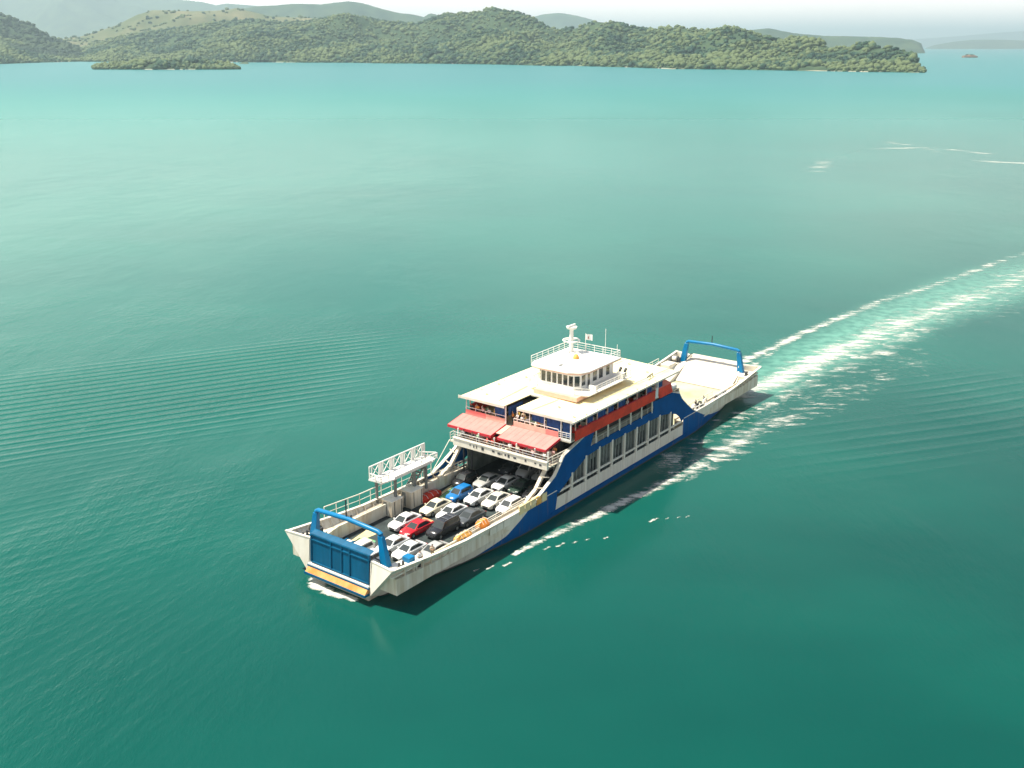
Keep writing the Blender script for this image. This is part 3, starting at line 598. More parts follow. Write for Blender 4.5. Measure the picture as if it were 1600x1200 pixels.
# --- side walls of the superstructure (plate with openings)
def wallpoly():
    return [(20.35, 3.45), (18.5, 4.25), (15.6, 5.6), (13.7, 7.65), (9.2, 8.85), (6.9, 8.88), (7.3, 8.0), (7.7, 6.98), (0, 7.15), (-8.6, 7.3), (-8.3, 8.62), (-14.0, 8.5), (-16.1, 7.8), (-16.9, 6.8), (-18.8, 5.3), (-20.4, 4.15), (-21.8, 3.45),
            (-17.65, 3.45), (-17.2, 3.2), (-16.7, 4.0), (-15.6, 4.75), (-13.6, 5.45), (-11.4, 5.85), (-9, 6.0), (0, 6.08), (6, 6.08), (8.6, 5.9), (12.1, 4.4), (14.9, 2.95), (15.25, 3.45)]
for sy in (1, -1):
    y0, y1 = sorted((sy*7.86, sy*8.015))
    mb = MB().prism_xz(wallpoly(), y0, y1)
    w = part(mb, 'side_wall', M['blue'])
    # cream edge trim along the sloping front
    mb = MB(); pts = [(20.5, 3.5), (18.55, 4.3), (15.7, 5.65), (13.8, 7.72), (9.2, 8.92)]
    for a, b in zip(pts[:-1], pts[1:]): mb.bar((a[0], sy*7.9, a[1]), (b[0], sy*7.9, b[1]), 0.42, 0.12)
    part(mb, 'edge_trim', M['white'], w)
    mb = MB(); pts = [(-21.8, 3.5), (-20.4, 4.2), (-18.8, 5.35), (-16.9, 6.85), (-16.1, 7.85), (-14, 8.55)]
    for a, b in zip(pts[:-1], pts[1:]): mb.bar((a[0], sy*7.9, a[1]), (b[0], sy*7.9, b[1]), 0.3, 0.08)
    part(mb, 'edge_trim', M['white'], w)
    # inner casing frame parallel to the front slope
    mb = MB(); pts = [(20.3, 3.2), (17.9, 4.2), (15.2, 6.9), (15.0, 7.0)]
    for a, b in zip(pts[:-1], pts[1:]): mb.bar((a[0]+.2, sy*6.75, a[1]), (b[0]+.2, sy*6.75, b[1]), 0.45, 0.35)
    for k in range(4): a = (19.5-k*1.15, 3.55+k*1.05); mb.bar((a[0], sy*6.8, a[1]), (a[0]-.4, sy*7.9, a[1]+.1), 0.1)
    part(mb, 'front_frame', M['rusty'])
    # white pillars and the rail across the side opening
    for k in range(9):
        x = 11.9-3.19*k; ztop = interp([(-14, 5.5), (-11, 6.0), (6, 6.2), (8.6, 6.0), (12.1, 4.6)], x)
        mb = MB().box(x-0.17, x+0.17, min(sy*7.80, sy*8.06), max(sy*7.80, sy*8.06), 1.1, ztop+0.12); part(mb, 'pillar', M['white'])
    mb = MB().box(-17.0, 14.6, min(sy*7.83, sy*7.99), max(sy*7.83, sy*7.99), 3.02, 3.27); part(mb, 'side_rail', M['white'])
    # inboard casing wall with upright stiffeners seen through the opening
    mb = MB().box(-16.5, 14.4, min(sy*6.85, sy*6.95), max(sy*6.85, sy*6.95), 1.72, 6.9)
    iw = part(mb, 'casing_wall', M['casing'])
    x = -16.0
    while x < 14: part(MB().box(x-.07, x+.07, min(sy*6.96, sy*7.2), max(sy*6.96, sy*7.2), 1.73, 6.88), 'stiffener', M['stiff'], iw); x += 0.8
    x = -15
    for k in range(5):
        part(MB().box(-14+k*6.1, -12.2+k*6.1, min(sy*6.955, sy*7.0), max(sy*6.955, sy*7.0), 2.4, 4.4), 'doorway', M['glass'], iw)
# bulkheads of the covered car deck
part(MB().box(-2.0, -1.8, -6.8, 6.8, 5.6, 6.88), 'deck_beam', M['dark'])
for k in range(6): part(MB().box(14-k*5, 14.25-k*5, -6.8, 6.8, 6.35, 6.88), 'deck_beam', M['dark'])

# --- passenger deck (deck two)
part(MB().box(-16.3, 16.9, -7.84, 7.84, 6.9, 7.05), 'passenger_deck', M['creamdeck'])
bm_ = MB().box(16.9, 17.25, -6.95, 7.85, 6.75, 7.75).box(16.85, 17.35, -6.95, 7.85, 7.70, 7.82)
beam = part(bm_, 'front_beam', M['white'])
r5 = random.Random(5); y = -5.9
while y < 6.9:            # small dark slots and plates along the beam
    w = r5.uniform(0.12, 0.5); 
    if r5.random() < 0.72: part(MB().box(17.255, 17.285, y, y+w, 7.12+r5.uniform(-.05, .1), 7.38+r5.uniform(-.02, .12)), 'beam_slot', M['steel'], beam)
    y += w+r5.uniform(0.08, 0.5)
part(MB().box(-9.5, 12.2, -6.3, 6.3, 7.06, 9.08), 'saloon', M['dark'])
for k in range(11): part(MB().box(-8.8+k*1.9, -7.6+k*1.9, 6.3, 6.33, 7.8, 8.8), 'saloon_window', M['glass'])
for k in range(7): part(MB().box(12.2, 12.23, -5.7+k*1.7, -4.5+k*1.7, 7.7, 8.8), 'saloon_window', M['glass'])
fr = MB().rail([(17.1, -6.9, 7.82), (17.1, 7.8, 7.82)], 0.7, 3.6, 0.045, 1)
part(fr, 'balcony_rail', M['white2'])
for sy in (1, -1):
    mb = MB().rail([(7.4, sy*7.93, 7.0), (-8.4, sy*7.93, 7.25)], 0.75, 1.45, 0.035, 1)
    part(mb, 'gallery_rail', M['white'])
    for k in range(6):
        x = 6.4-2.9*k; part(MB().box(x-.09, x+.09, min(sy*7.9, sy*8.03), max(sy*7.9, sy*8.03), 7.05, 9.1), 'gallery_post', M['white'])
    part(MB().rail([(16.9, sy*7.7, 7.05), (12.6, sy*7.8, 7.05)], 1.1, 1.2, 0.06, 2), 'balcony_rail', M['white'])
for y in (-6.8, -3.4, -0.9, 2.6, 5.4, 7.4):
    part(MB().box(16.3, 16.45, y-.07, y+.07, 7.05, 8.8), 'awning_post', M['white2'])
# benches on the balcony
for k, y in enumerate((-5.2, -2.6, 1.2, 3.6, 5.9)):
    mb = MB().box(14.2, 14.7, y-0.9, y+0.9, 7.4, 7.48).box(14.15, 14.22, y-0.9, y+0.9, 7.48, 7.95)
    for dy in (-.8, .8): mb.box(14.2, 14.65, y+dy-.04, y+dy+.04, 7.06, 7.4)
    part(mb, 'bench', M['red'] if k in (1, 2) else M['white2'])
# awnings
for ya, yb in ((-8.7, -1.65), (-0.55, 6.85)):
    a = MB().hexa([(13.0, ya, 9.42), (16.15, ya, 8.78), (16.15, yb, 8.78), (13.0, yb, 9.42)], [(13.0, ya, 9.50), (16.15, ya, 8.86), (16.15, yb, 8.86), (13.0, yb, 9.50)])
    n = 8
    for k in range(1, n): yy = ya+(yb-ya)*k/n; a.bar((13.02, yy, 9.51), (16.13, yy, 8.87), 0.05, 0.02)
    aw = part(a, 'awning', M['pink'])
    v = MB().box(16.15, 16.2, ya, yb, 8.52, 8.865)
    v.hexa([(13.0, yb, 9.2), (16.2, yb, 8.5), (16.2, yb+.05, 8.5), (13.0, yb+.05, 9.2)], [(13.0, yb, 9.505), (16.2, yb, 8.865), (16.2, yb+.05, 8.865), (13.0, yb+.05, 9.505)])
    v.hexa([(13.0, ya-.05, 9.2), (16.2, ya-.05, 8.5), (16.2, ya, 8.5), (13.0, ya, 9.2)], [(13.0, ya-.05, 9.505), (16.2, ya-.05, 8.865), (16.2, ya, 8.865), (13.0, ya, 9.505)])
    part(v, 'valance', M['darkred'], aw)
# pale link roof between the awnings and stair to the balcony
mb = MB().hexa([(12.9, -1.6, 9.30), (15.2, -1.6, 8.9), (15.2, -0.6, 8.9), (12.9, -0.6, 9.30)], [(12.9, -1.6, 9.36), (15.2, -1.6, 8.96), (15.2, -0.6, 8.96), (12.9, -0.6, 9.36)])
part(mb, 'link_roof', M['pinkwall'])
# --- upper deck (deck three)
part(MB().box(-13.4, 12.95, -8.3, 8.3, 9.09, 9.22), 'upper_deck', M['creamdeck'])
for sy in (1, -1):
    y0, y1 = sorted((sy*8.3, sy*8.42))
    part(MB().box(-8.1, 11.9, y0, y1, 9.05, 10.42), 'side_bulwark', M['red'])
    part(MB().box(-8.1, 11.9, min(sy*8.25, sy*8.48), max(sy*8.25, sy*8.48), 10.42, 10.50), 'handrail', M['darkred'])
    for k in range(9):
        x = 11.9-2.5*k; part(MB().box(x-.06, x+.06, min(sy*8.31, sy*8.43), max(sy*8.31, sy*8.43), 10.5, 11.95), 'roof_post', M['pinkwall'])
for (ya, yb, m) in ((-8.3, -4.9, 'pink'), (-4.9, -1.7, 'pinkwall'), (-0.4, 4.6, 'pinkwall'), (4.6, 6.5, 'pink')):
    part(MB().box(12.86, 12.96, ya, yb, 9.22, 10.15), 'front_parapet', M[m])
part(MB().box(12.86, 12.96, 6.5, 8.3, 9.22, 9.5).rail([(12.9, 6.5, 9.5), (12.9, 8.3, 9.5)], 0.8, 0.6, .05, 2), 'front_parapet', M['white2'])
part(MB().rail([(12.9, -8.3, 10.15), (12.9, -1.7, 10.15)], 0.35, 1.6, .05, 0).rail([(12.9, -0.4, 10.15), (12.9, 6.5, 10.15)], 0.35, 1.6, .05, 0), 'handrail', M['white2'])
for y in (-8.2, -1.7, 0.15, 2.1, 4.4, 6.9, 8.35):
    part(MB().bar((12.9, y, 9.2), (12.9, y, 11.9), 0.14 if y in (-1.7, 8.35) else .09), 'roof_post', M['white2'])
# blue tarpaulin curtains hung between the posts
def curtain(a, b, z0, z1, n=10):
    mb = MB(); a = Vector(a); b = Vector(b); d = (b-a); nn = Vector((-d.y, d.x, 0)).normalized(); m = max(4, int(d.length*5))
    vs = []; 
    for i in range(m+1):
        p = a+d*i/m+nn*(0.05*math.sin(i*1.9)+0.03*math.sin(i*0.7)); vs += [(p.x, p.y, z0), (p.x, p.y, z1)]
    for i in range(m+1):
        p = a+d*i/m+nn*(0.05*math.sin(i*1.9)+0.03*math.sin(i*0.7)+0.03); vs += [(p.x, p.y, z0), (p.x, p.y, z1)]
    o = 2*(m+1)
    fs = [(2*i, 2*i+2, 2*i+3, 2*i+1) for i in range(m)]+[(o+2*i, o+2*i+1, o+2*i+3, o+2*i+2) for i in range(m)]+[(2*i, o+2*i, o+2*i+2, 2*i+2) for i in range(m)]+[(2*i+1, 2*i+3, o+2*i+3, o+2*i+1) for i in range(m)]
    mb.add(vs, fs); part(mb, 'curtain', M['curtain'])
curtain((12.7, -3.6, 0), (12.7, -1.9, 0), 10.2, 11.7); curtain((12.6, -1.5, 0), (9.5, -1.5, 0), 10.5, 11.7)
curtain((12.7, 2.3, 0), (12.7, 4.2, 0), 10.7, 11.6); curtain((12.7, 4.6, 0), (12.7, 6.8, 0), 10.2, 11.6); curtain((12.72, 7.0, 0), (12.72, 8.2, 0), 9.6, 11.5)
for k in range(9): 
    if k in (0, 5, 6): continue
    x = 11.6-2.5*k; 
    curtain((x-0.1, 8.2, 0), (x-1.9+(k % 2)*.4, 8.2, 0), 10.5-(0.2*(k % 3 == 0)), 11.5-0.3*(k % 2))
# upper saloon block behind the benches
part(MB().box(-11.5, 8.2, -5.2, 6.0, 9.23, 11.4), 'upper_saloon', M['dark'])
for k in range(8):
    x = 10.6-k*2.4
    for y0, y1 in ((6.5, 7.9),): 
        mb = MB().box(x-.25, x+.25, y0, y1, 9.6, 9.68).box(x-.3, x-.24, y0, y1, 9.68, 10.15).box(x-.2, x+.2, y0+.1, y0+.16, 9.22, 9.6).box(x-.2, x+.2, y1-.16, y1-.1, 9.22, 9.6)
        part(mb, 'bench', M['white2'] if k % 3 else M['red'])
# --- roofs
def roofslab(x0, x1, y0, y1, z, n, name='canopy_roof', tilt=0.0):
    mb = MB().box(x0, x1, y0, y1, z, z+.09)
    mb.v = [(v[0], v[1], v[2]-tilt*abs(v[1]-(y0 if abs(y0) < abs(y1) else y1))*0.06) for v in mb.v]
    r = part(mb, name, M['roof'])
    s = MB()
    k = x0+1.5
    while k < x1-0.3:
        za = z+.09; yb0, yb1 = y0, y1
        f = lambda yy: za-tilt*abs(yy-(y0 if abs(y0) < abs(y1) else y1))*0.06
        s.bar((k, y0+.05, f(y0)+.008), (k, y1-.05, f(y1)+.008), 0.05, 0.02); k += 1.5
    part(s, 'roof_seam', M['roof'], r)
    e = MB().box(x0-.03, x1+.03, (y1 if abs(y1) > abs(y0) else y0)-.03, (y1 if abs(y1) > abs(y0) else y0)+.03, z-.12-tilt*.5, z+.11-tilt*.5)
    e.box(x1, x1+.05, y0, y1, z-.10-tilt*.3, z+.09)
    part(e, 'roof_edge', M['white'], r)
roofslab(-14.2, 13.0, 0.15, 8.65, 12.0, 6, tilt=0.55)
roofslab(-4.0, 13.4, -9.15, -1.55, 12.0, 6, tilt=0.55)
roofslab(-14.2, 7.6, -1.5, 0.1, 12.02, 3)
roofslab(-14.2, -4.1, -6.5, -1.55, 11.2, 3)
# --- bridge
part(MB().box(-4.6, 6.9, -1.6, 5.2, 12.14, 12.72), 'bridge_base', M['pinkwall'])
bd = MB().prism_xy([(-5.2, -3.3), (5.6, -3.3), (6.3, -1.5), (6.3, 4.4), (5.5, 6.2), (-5.2, 6.2)], 12.72, 12.86)
part(bd, 'bridge_deck', M['white2'])
part(MB().rail([(-5.1, 6.1, 12.86), (5.4, 6.1, 12.86), (6.2, 4.4, 12.86), (6.2, -1.5, 12.86), (5.5, -3.2, 12.86), (-5.1, -3.2, 12.86)], 0.85, 1.0, 0.05, 2), 'bridge_rail', M['white2'])
part(MB().box(3.4, 3.6, 4.9, 6.05, 12.87, 13.6).box(-3.8, -3.2, 5.0, 6.0, 12.87, 13.7), 'locker', M['white2'])
wp = [(-4.0, -2.7), (4.0, -2.7), (4.75, -2.0), (4.75, 3.2), (4.0, 3.95), (-4.0, 3.95)]
wh = part(MB().prism_xy(wp, 12.87, 15.0), 'wheelhouse', M['white2'])
def win(p, q, z0, z1, name='window'):
    p = Vector((*p, 0)); q = Vector((*q, 0)); d = (q-p); n = Vector((d.y, -d.x, 0)).normalized()
    b = [p-n*.02, q-n*.02, q+n*.02, p+n*.02]
    mb = MB().hexa([(k.x, k.y, z0) for k in b], [(k.x, k.y, z1) for k in b]); return part(mb, name, M['glass'], wh)
for k in range(6):
    y = -1.85+k*0.88; win((4.762, y), (4.762, y+.62), 13.32, 14.70)
win((4.62, 3.35), (4.15, 3.82), 13.32, 14.70); win((4.15, -2.57), (4.62, -2.1), 13.32, 14.70)
for x, w, z0 in ((3.0, .8, 13.32), (1.9, .5, 12.95), (0.2, .9, 13.32), (-1.3, .9, 13.32), (-3.0, .8, 13.32)):
    win((x, 3.962), (x+w, 3.962), z0, 14.70); win((x+w, -2.712), (x, -2.712), z0, 14.70)
rp = [(-5.2, -4.1), (3.6, -4.1), (5.0, -3.4), (5.35, -2.2), (5.2, 2.6), (4.4, 4.1), (3.2, 4.6), (-5.2, 4.6)]
br = part(MB().prism_xy(rp, 15.12, 15.26), 'bridge_roof', M['white2'])
part(MB().prism_xy([(x*0.985, y*0.985+.01) for x, y in rp], 14.95, 15.12), 'roof_fascia', M['pinkwall'], br)
part(MB().rail([(4.4, -3.8, 15.26), (-5.0, -3.9, 15.26), (-5.0, 4.4, 15.26), (-2.0, 4.4, 15.26)], 1.0, 1.3, 0.06, 2), 'bridge_roof_rail', M['white2'])
part(MB().tube([(-0.9, -0.1, 15.26), (-0.9, -0.1, 15.45), (-0.9, -0.1, 15.75), (-0.9, -0.1, 15.9)], [0.42, 0.42, 0.3, 0.05], 14), 'compass_cover', M['orange2'], smooth=True)
part(MB().box(2.6, 3.3, -0.2, 0.2, 15.26, 15.33), 'hatch', M['grey'])
mx0, my0 = -3.3, -2.5
mast = part(MB().tube([(mx0, my0, 15.26), (mx0, my0, 18.5)], [0.34, 0.27], 12), 'mast', M['white2'], smooth=True)
part(MB().tube([(mx0, my0, 18.5), (mx0, my0, 18.62), (mx0, my0, 18.9)], [0.25, 0.68, 0.78], 16), 'radar_platform', M['white2'], mast)
part(MB().box(mx0-.85, mx0+.85, my0-.12, my0+.12, 19.0, 19.15).box(mx0-.1, mx0+.1, my0-.1, my0+.1, 18.88, 19.02), 'radar_scanner', M['white2'], mast)
rg = MB(); q = [(mx0+1.15*math.cos(a*math.pi/10), my0+1.15*math.sin(a*math.pi/10), 16.95) for a in range(21)]; rg.tube(q, 0.11, 6, cap=False)
for a in range(4): rg.bar((mx0, my0, 16.9), (mx0+1.15*math.cos(a*math.pi/2), my0+1.15*math.sin(a*math.pi/2), 16.9), .1)
part(rg, 'light_ring', M['white2'], mast)
part(MB().bar((-5.0, 2.0, 15.26), (-5.0, 2.0, 18.9), .05).bar((-5.0, 3.9, 15.26), (-5.0, 3.9, 17.0), .05), 'whip_antenna', M['white2'])
# exhausts on the roof
for y in (3.5, 4.3): part(MB().tube([(-6.6, y, 11.9), (-6.6, y, 12.9), (-6.9, y, 13.2)], 0.2, 10), 'exhaust_pipe', M['steel'])
part(MB().bar((-8.6, 7.2, 11.9), (-8.6, 7.2, 12.4), .08).bar((-9.6, 7.0, 12.3), (-7.6, 7.3, 12.3), .12).bar((-9.6, 7.0, 11.9), (-9.6, 7.0, 12.3), .08), 'searchlight_bracket', M['steel'])
# roof gear on the starboard roof
part(MB().bar((3.5, -7.6, 11.75), (11.2, -8.2, 11.75), .06), 'roof_pipe', M['grey'])
# --- aft end of the upper decks: white screen, red cover, davit
part(MB().box(-8.9, -8.15, 7.6, 8.42, 9.22, 10.7).box(-8.9, -8.75, 7.6, 8.42, 10.7, 11.9), 'aft_screen', M['white2'])
rc = MB().hexa([(-13.0, 5.0, 9.0), (-9.3, 5.0, 9.0), (-9.3, 8.5, 9.0), (-13.0, 8.5, 9.0)], [(-12.9, 5.3, 10.3), (-9.4, 5.3, 10.3), (-9.4, 8.2, 10.3), (-12.9, 8.2, 10.3)])
part(rc, 'aft_awning', M['red']); part(MB().hexa([(-13.0, 5.2, 10.31), (-9.3, 5.2, 10.31), (-9.3, 8.25, 10.31), (-13.0, 8.25, 10.31)], [(-12.9, 6.2, 10.62), (-9.4, 6.2, 10.62), (-9.4, 7.4, 10.62), (-12.9, 7.4, 10.62)]), 'aft_awning_top', M['pink'])
dv = MB().tube([(-15.9, 7.2, 8.9), (-14.2, 7.2, 8.9)], 0.42, 12); dv.bar((-15.8, 7.2, 8.0), (-15.8, 7.2, 8.5), .3); dv.bar((-14.4, 7.2, 8.0), (-14.4, 7.2, 8.5), .3); dv.box(-16.3, -13.6, 6.3, 7.9, 7.7, 8.05)
part(dv, 'raft_canister', M['white2'], smooth=True)
part(MB().box(-16.4, -13.4, -7.8, 7.8, 8.52, 8.6).box(-16.35, -16.2, -7.8, 7.8, 6.9, 8.52), 'aft_house', M['creamdeck'])

# --- ramps
for sx in (1, -1):
    rm = M['rampblue'] if sx > 0 else M['sternramp']
    e = 0.25 if sx > 0 else 2.6           # lean of the raised ramp
    rp_ = empty('ramp', (0, 0, 0), parent=ferry)
    zb, ztp = 2.15, (5.5 if sx > 0 else 5.0)
    xb, xt = 44.75, 44.55
    if sx < 0: xb, xt, zb = 38.6, 44.95, 1.80
    X0, X1 = sx*xb, sx*xt; RW = 4.42 if sx > 0 else 4.58
    mb = MB().hexa([(X0, -RW, zb), (X0-sx*.22, -RW, zb), (X0-sx*.22, RW, zb), (X0, RW, zb)], [(X1, -RW, ztp), (X1-sx*.22, -RW, ztp), (X1-sx*.22, RW, ztp), (X1, RW, ztp)])
    part(mb, 'ramp_plate', rm, rp_)
    g = MB()
    f = lambda k: (X0+(X1-X0)*k, zb+(ztp-zb)*k)
    for y in ((-4.25, -1.2, 0.4, 1.6, 4.4) if sx > 0 else (-3.0, 3.0)):
        (a, za), (b, zb_) = f(0.02), f(0.98); g.bar((a+sx*.05, y, za), (b+sx*.05, y, zb_), .14, .12)
    for k in (0.03, 0.80, 0.97) if sx > 0 else (0.97,):
        a, za = f(k); g.bar((a+sx*.05, -4.3, za), (a+sx*.05, 4.45, za), .12, .12)
    part(g, 'ramp_rib', rm, rp_)
    if sx > 0:
        part(MB().hexa([(X1-.15, -4.35, ztp), (X1+.02, -4.35, ztp), (X1+.02, 4.5, ztp), (X1-.15, 4.5, ztp)], [(X1-.75, -4.35, ztp+.22), (X1-.6, -4.35, ztp+.22), (X1-.6, 4.5, ztp+.22), (X1-.75, 4.5, ztp+.22)]), 'ramp_flap', M['rampblue'], rp_)
    else:
        # ribs of the inner side of the stern ramp
        gi = MB()
        for y in (-3, -1.6, -.2, 1.2, 2.6): (a, za), (b, zb_) = f(0.02), f(0.98); gi.bar((a-sx*.24, y, za), (b-sx*.24, y, zb_), .03, .02)
        part(gi, 'inner_rib', M['creamdeck'], rp_)
    # sill below the ramp
    part(MB().box(min(sx*44.3, sx*45.05), max(sx*44.3, sx*45.05), -4.55, 4.55, 1.90, 2.06), 'sill_edge', M['white2'])
    part(MB().box(min(sx*44.3, sx*45.10), max(sx*44.3, sx*45.10), -4.62, 4.62, 1.72, 1.895), 'sill_upper', M['rampblue'])
    sl = MB().hexa([(sx*44.3, -4.5, 1.25), (sx*45.55, -4.5, 1.25), (sx*45.55, 4.5, 1.25), (sx*44.3, 4.5, 1.25)], [(sx*44.3, -4.5, 1.70), (sx*45.12, -4.5, 1.70), (sx*45.12, 4.5, 1.70), (sx*44.3, 4.5, 1.70)])
    part(sl, 'sill_apron', M['apron'])
    part(MB().box(min(sx*44.2, sx*45.65), max(sx*44.2, sx*45.65), -4.6, 4.6, 1.0, 1.245), 'fender_bar', M['rampblue'])
for sy in (1, -1):     # sloped cheeks beside the stern ramp
    part(MB().hexa([(-44.3, sy*4.62, 1.71), (-36.0, sy*4.62, 1.71), (-36.0, sy*6.44, 1.71), (-42.0, sy*5.4, 1.71)], [(-44.3, sy*4.62, 4.4), (-36.5, sy*4.62, 1.9), (-36.5, sy*6.44, 2.9), (-42.0, sy*5.4, 3.9)]), 'ramp_cheek', M['white'])
# raked forefoot below the sill
for sx in (1, -1):
    part(MB().hexa([(sx*43.6, -3.6, -1.2), (sx*43.6, 3.6, -1.2), (sx*38, 4.0, -1.2), (sx*38, -4.0, -1.2)], [(sx*45.3, -4.4, 0.99), (sx*45.3, 4.4, 0.99), (sx*40, 4.4, 0.99), (sx*40, -4.4, 0.99)]), 'forefoot', M['rusty'])
# --- gantries
for sx in (1, -1):
    gx = sx*43.0; gt = empty('gantry', (0, 0, 0), parent=ferry)
    ya, yb = -4.95, 4.75
    zt_ = 7.55 if sx > 0 else 7.6
    for y, s in ((ya, -1), (yb, 1)):
        yb_ = y+s*0.55; wbm = 0.75; wtm = 0.45
        p = MB().hexa([(gx-wbm/2, yb_-.55, 3.9), (gx+wbm/2, yb_-.55, 3.9), (gx+wbm/2, yb_+.5, 3.9), (gx-wbm/2, yb_+.5, 3.9)], [(gx-wtm/2, y-.36, zt_-.35), (gx+wtm/2, y-.36, zt_-.35), (gx+wtm/2, y+.3, zt_-.35), (gx-wtm/2, y+.3, zt_-.35)])
        part(p, 'gantry_post', M['gblue'], gt, bevel=0.03)
        if sx < 0: part(MB().box(gx-.34, gx+.34, yb_-.4, yb_-.28, 3.9, 5.0), 'gantry_bracket', M['white2'], gt)
    part(MB().tube([(gx, ya-.05, zt_-.45), (gx, ya+.02, zt_-.18), (gx, ya+.3, zt_), (gx, (ya+yb)/2, zt_+.22), (gx, yb-.4, zt_), (gx, yb-.03, zt_-.18), (gx, yb+.05, zt_-.45)], 0.27, 12), 'gantry_crossbar', M['gblue'], gt, smooth=True)
    part(MB().tube([(gx, -0.3, zt_+.2), (gx, -0.3, zt_+(2.4 if sx > 0 else 1.7))], 0.075, 6), 'light_pole', M['steel'], gt)
    # hoisting cylinders
    for y in (ya-.1, yb+.1): part(MB().tube([(gx+sx*.1, y, 4.3), (gx+sx*1.2, y*.9, 5.2)], 0.08, 6), 'hoist_ram', M['steel'], gt)
# --- starboard rail on the bulwark, boarding platform
part(MB().rail([(39.2, -7.9, 4.1), (33.5, -7.9, 3.7), (20.6, -7.9, 3.55)], 1.55, 1.9, 0.075, 1).rail([(20.6, -7.9, 3.55), (16.8, -7.9, 7.1)], 0.01, 50, .05, 0), 'bulwark_rail', M['white'])
part(MB().rail([(20.5, -6.5, 3.2), (15.0, -6.5, 3.2)], 1.0, 1.6, 0.06, 2), 'inner_rail', M['white'])
part(MB().rail([(19.9, 6.5, 3.2), (33, 6.5, 3.2)], 0.55, 1.5, 0.06, 1), 'inner_rail', M['white'])
for x, y in ((16.4, -5.9), (15.6, -5.2), (16.4, 6.2)): part(MB().bar((x, y, 1.7), (x, y, 6.9), .16), 'deck_post', M['steel'])
bp_ = empty('boarding_platform', (0, 0, 0), parent=ferry)
pl = MB().prism_xy([(31.4, -8.4), (31.2, -6.3), (29.6, -5.95), (22.6, -5.95), (21.4, -6.4), (21.2, -8.4)][::-1], 6.15, 6.32)
pl.hexa([(29.4, -6.0, 6.2), (22.6, -6.0, 6.2), (22.6, -5.95, 6.2), (29.4, -5.95, 6.2)], [(29.4, -6.0, 6.55), (22.6, -6.0, 6.55), (22.6, -5.95, 6.55), (29.4, -5.95, 6.55)])
part(pl, 'platform_floor', M['white2'], bp_)
rl_ = MB().rail([(31.3, -8.3, 6.32), (22.6, -8.3, 6.32), (21.3, -8.3, 6.32)], 1.55, 50, 0.10, 0)
for k in range(5):          # panels with cross braces
    xa = 30.9-k*1.95; xb = xa-1.25
    rl_.bar((xa, -8.3, 6.35), (xa, -8.3, 7.85), .10); rl_.bar((xb, -8.3, 6.35), (xb, -8.3, 7.85), .10)
    rl_.bar((xa, -8.3, 6.4), (xb, -8.3, 7.8), .07); rl_.bar((xb, -8.3, 6.4), (xa, -8.3, 7.8), .07); rl_.box(xb-.5, xb, -8.33, -8.28, 6.35, 7.85)
part(rl_, 'platform_railing', M['white2'], bp_)
for x0, x1 in ((31.3, 30.2), (22.4, 21.3)):
    part(MB().rail([(x0, -8.2, 6.32), (x0 if x0 > 30 else x1, -6.4, 6.32)], 0.75, 0.9, 0.09, 1).rail([(x0, -6.4, 6.32), (x1, -6.2, 6.32)], 0.75, 0.9, 0.09, 1), 'end_rail', M['white2'], bp_)
for x, y in ((30.6, -7.9), (29.0, -6.3), (25.6, -6.3), (23.4, -6.3), (22.0, -7.8)):
    part(MB().box(x-.14, x+.14, y-.14, y+.14, 2.9, 6.15), 'platform_post', M['grey'], bp_)
st = MB()
for k in range(9): st.box(25.9-k*.36, 26.25-k*.36, -7.7, -6.8, 3.1+k*.33, 3.16+k*.33)
st.bar((26.1, -7.75, 3.0), (22.9, -7.75, 6.1), .1, .22).bar((26.1, -6.75, 3.0), (22.9, -6.75, 6.1), .1, .22).rail([(26.1, -6.75, 3.3), (22.9, -6.75, 6.3)], .9, .9, .05, 1)
part(st, 'platform_stair', M['grey'], bp_)
def locker(x0, x1, y0, y1, z0, z1, m='rusty', name='machinery_locker'):
    e = empty(name, (0, 0, 0), parent=ferry)
    part(MB().box(x0, x1, y0, y1, z0, z1), 'casing', M[m], e, bevel=0.04)
    part(MB().box(x0-.06, x1+.06, y0-.06, y1+.06, z1, z1+.07), 'lid', M['white'], e)
    part(MB().box(x1, x1+.03, y0+.25, (y0+y1)/2-.05, z0+.2, z1-.2), 'door', M['grey'], e)
    part(MB().box(x0+.2, x0+.28, y1, y1+.04, z0+.2, z1-.1).box(x1-.5, x1-.42, y1, y1+.04, z0+.2, z1-.1), 'door_frame', M['steel'], e)
locker(28.6, 30.5, -7.2, -5.55, 1.7, 3.7); locker(25.2, 27.3, -7.1, -5.3, 1.7, 3.9); 
# winches and mooring gear
def winch(x, y, z, m='turq'):
    e = empty('mooring_winch', (0, 0, 0), parent=ferry)
    part(MB().tube([(x, y-.55, z+.55), (x, y+.55, z+.55)], 0.32, 12).tube([(x, y-.6, z+.55), (x, y-.54, z+.55)], 0.5, 12).tube([(x, y+.54, z+.55), (x, y+.6, z+.55)], 0.5, 12), 'drum', M[m], e, smooth=True)
    part(MB().box(x-.45, x+.45, y-.8, y+.8, z, z+.14).box(x-.3, x+.3, y+.62, y+.95, z+.1, z+.8), 'winch_frame', M['steel'], e)
    part(MB().tube([(x, y-.4, z+.55), (x, y+.3, z+.55)], 0.4, 12), 'rope', M['white'], e, smooth=True)
winch(41.9, -6.5, 3.9, 'grey'); winch(40.0, 6.6, 3.0, 'gblue'); winch(-21.0, 6.6, 3.0, 'grey'); winch(-42.0, -6.6, 3.9, 'grey'); winch(39.2, -3.9, 1.7, 'gblue')
part(MB().box(40.3, 41.2, 5.9, 7.0, 3.0, 4.5), 'control_cabinet', M['gblue'], bevel=.05)
part(MB().box(39.0, 39.9, 6.1, 7.1, 3.0, 3.9), 'chain_box', M['white2'], bevel=.05)
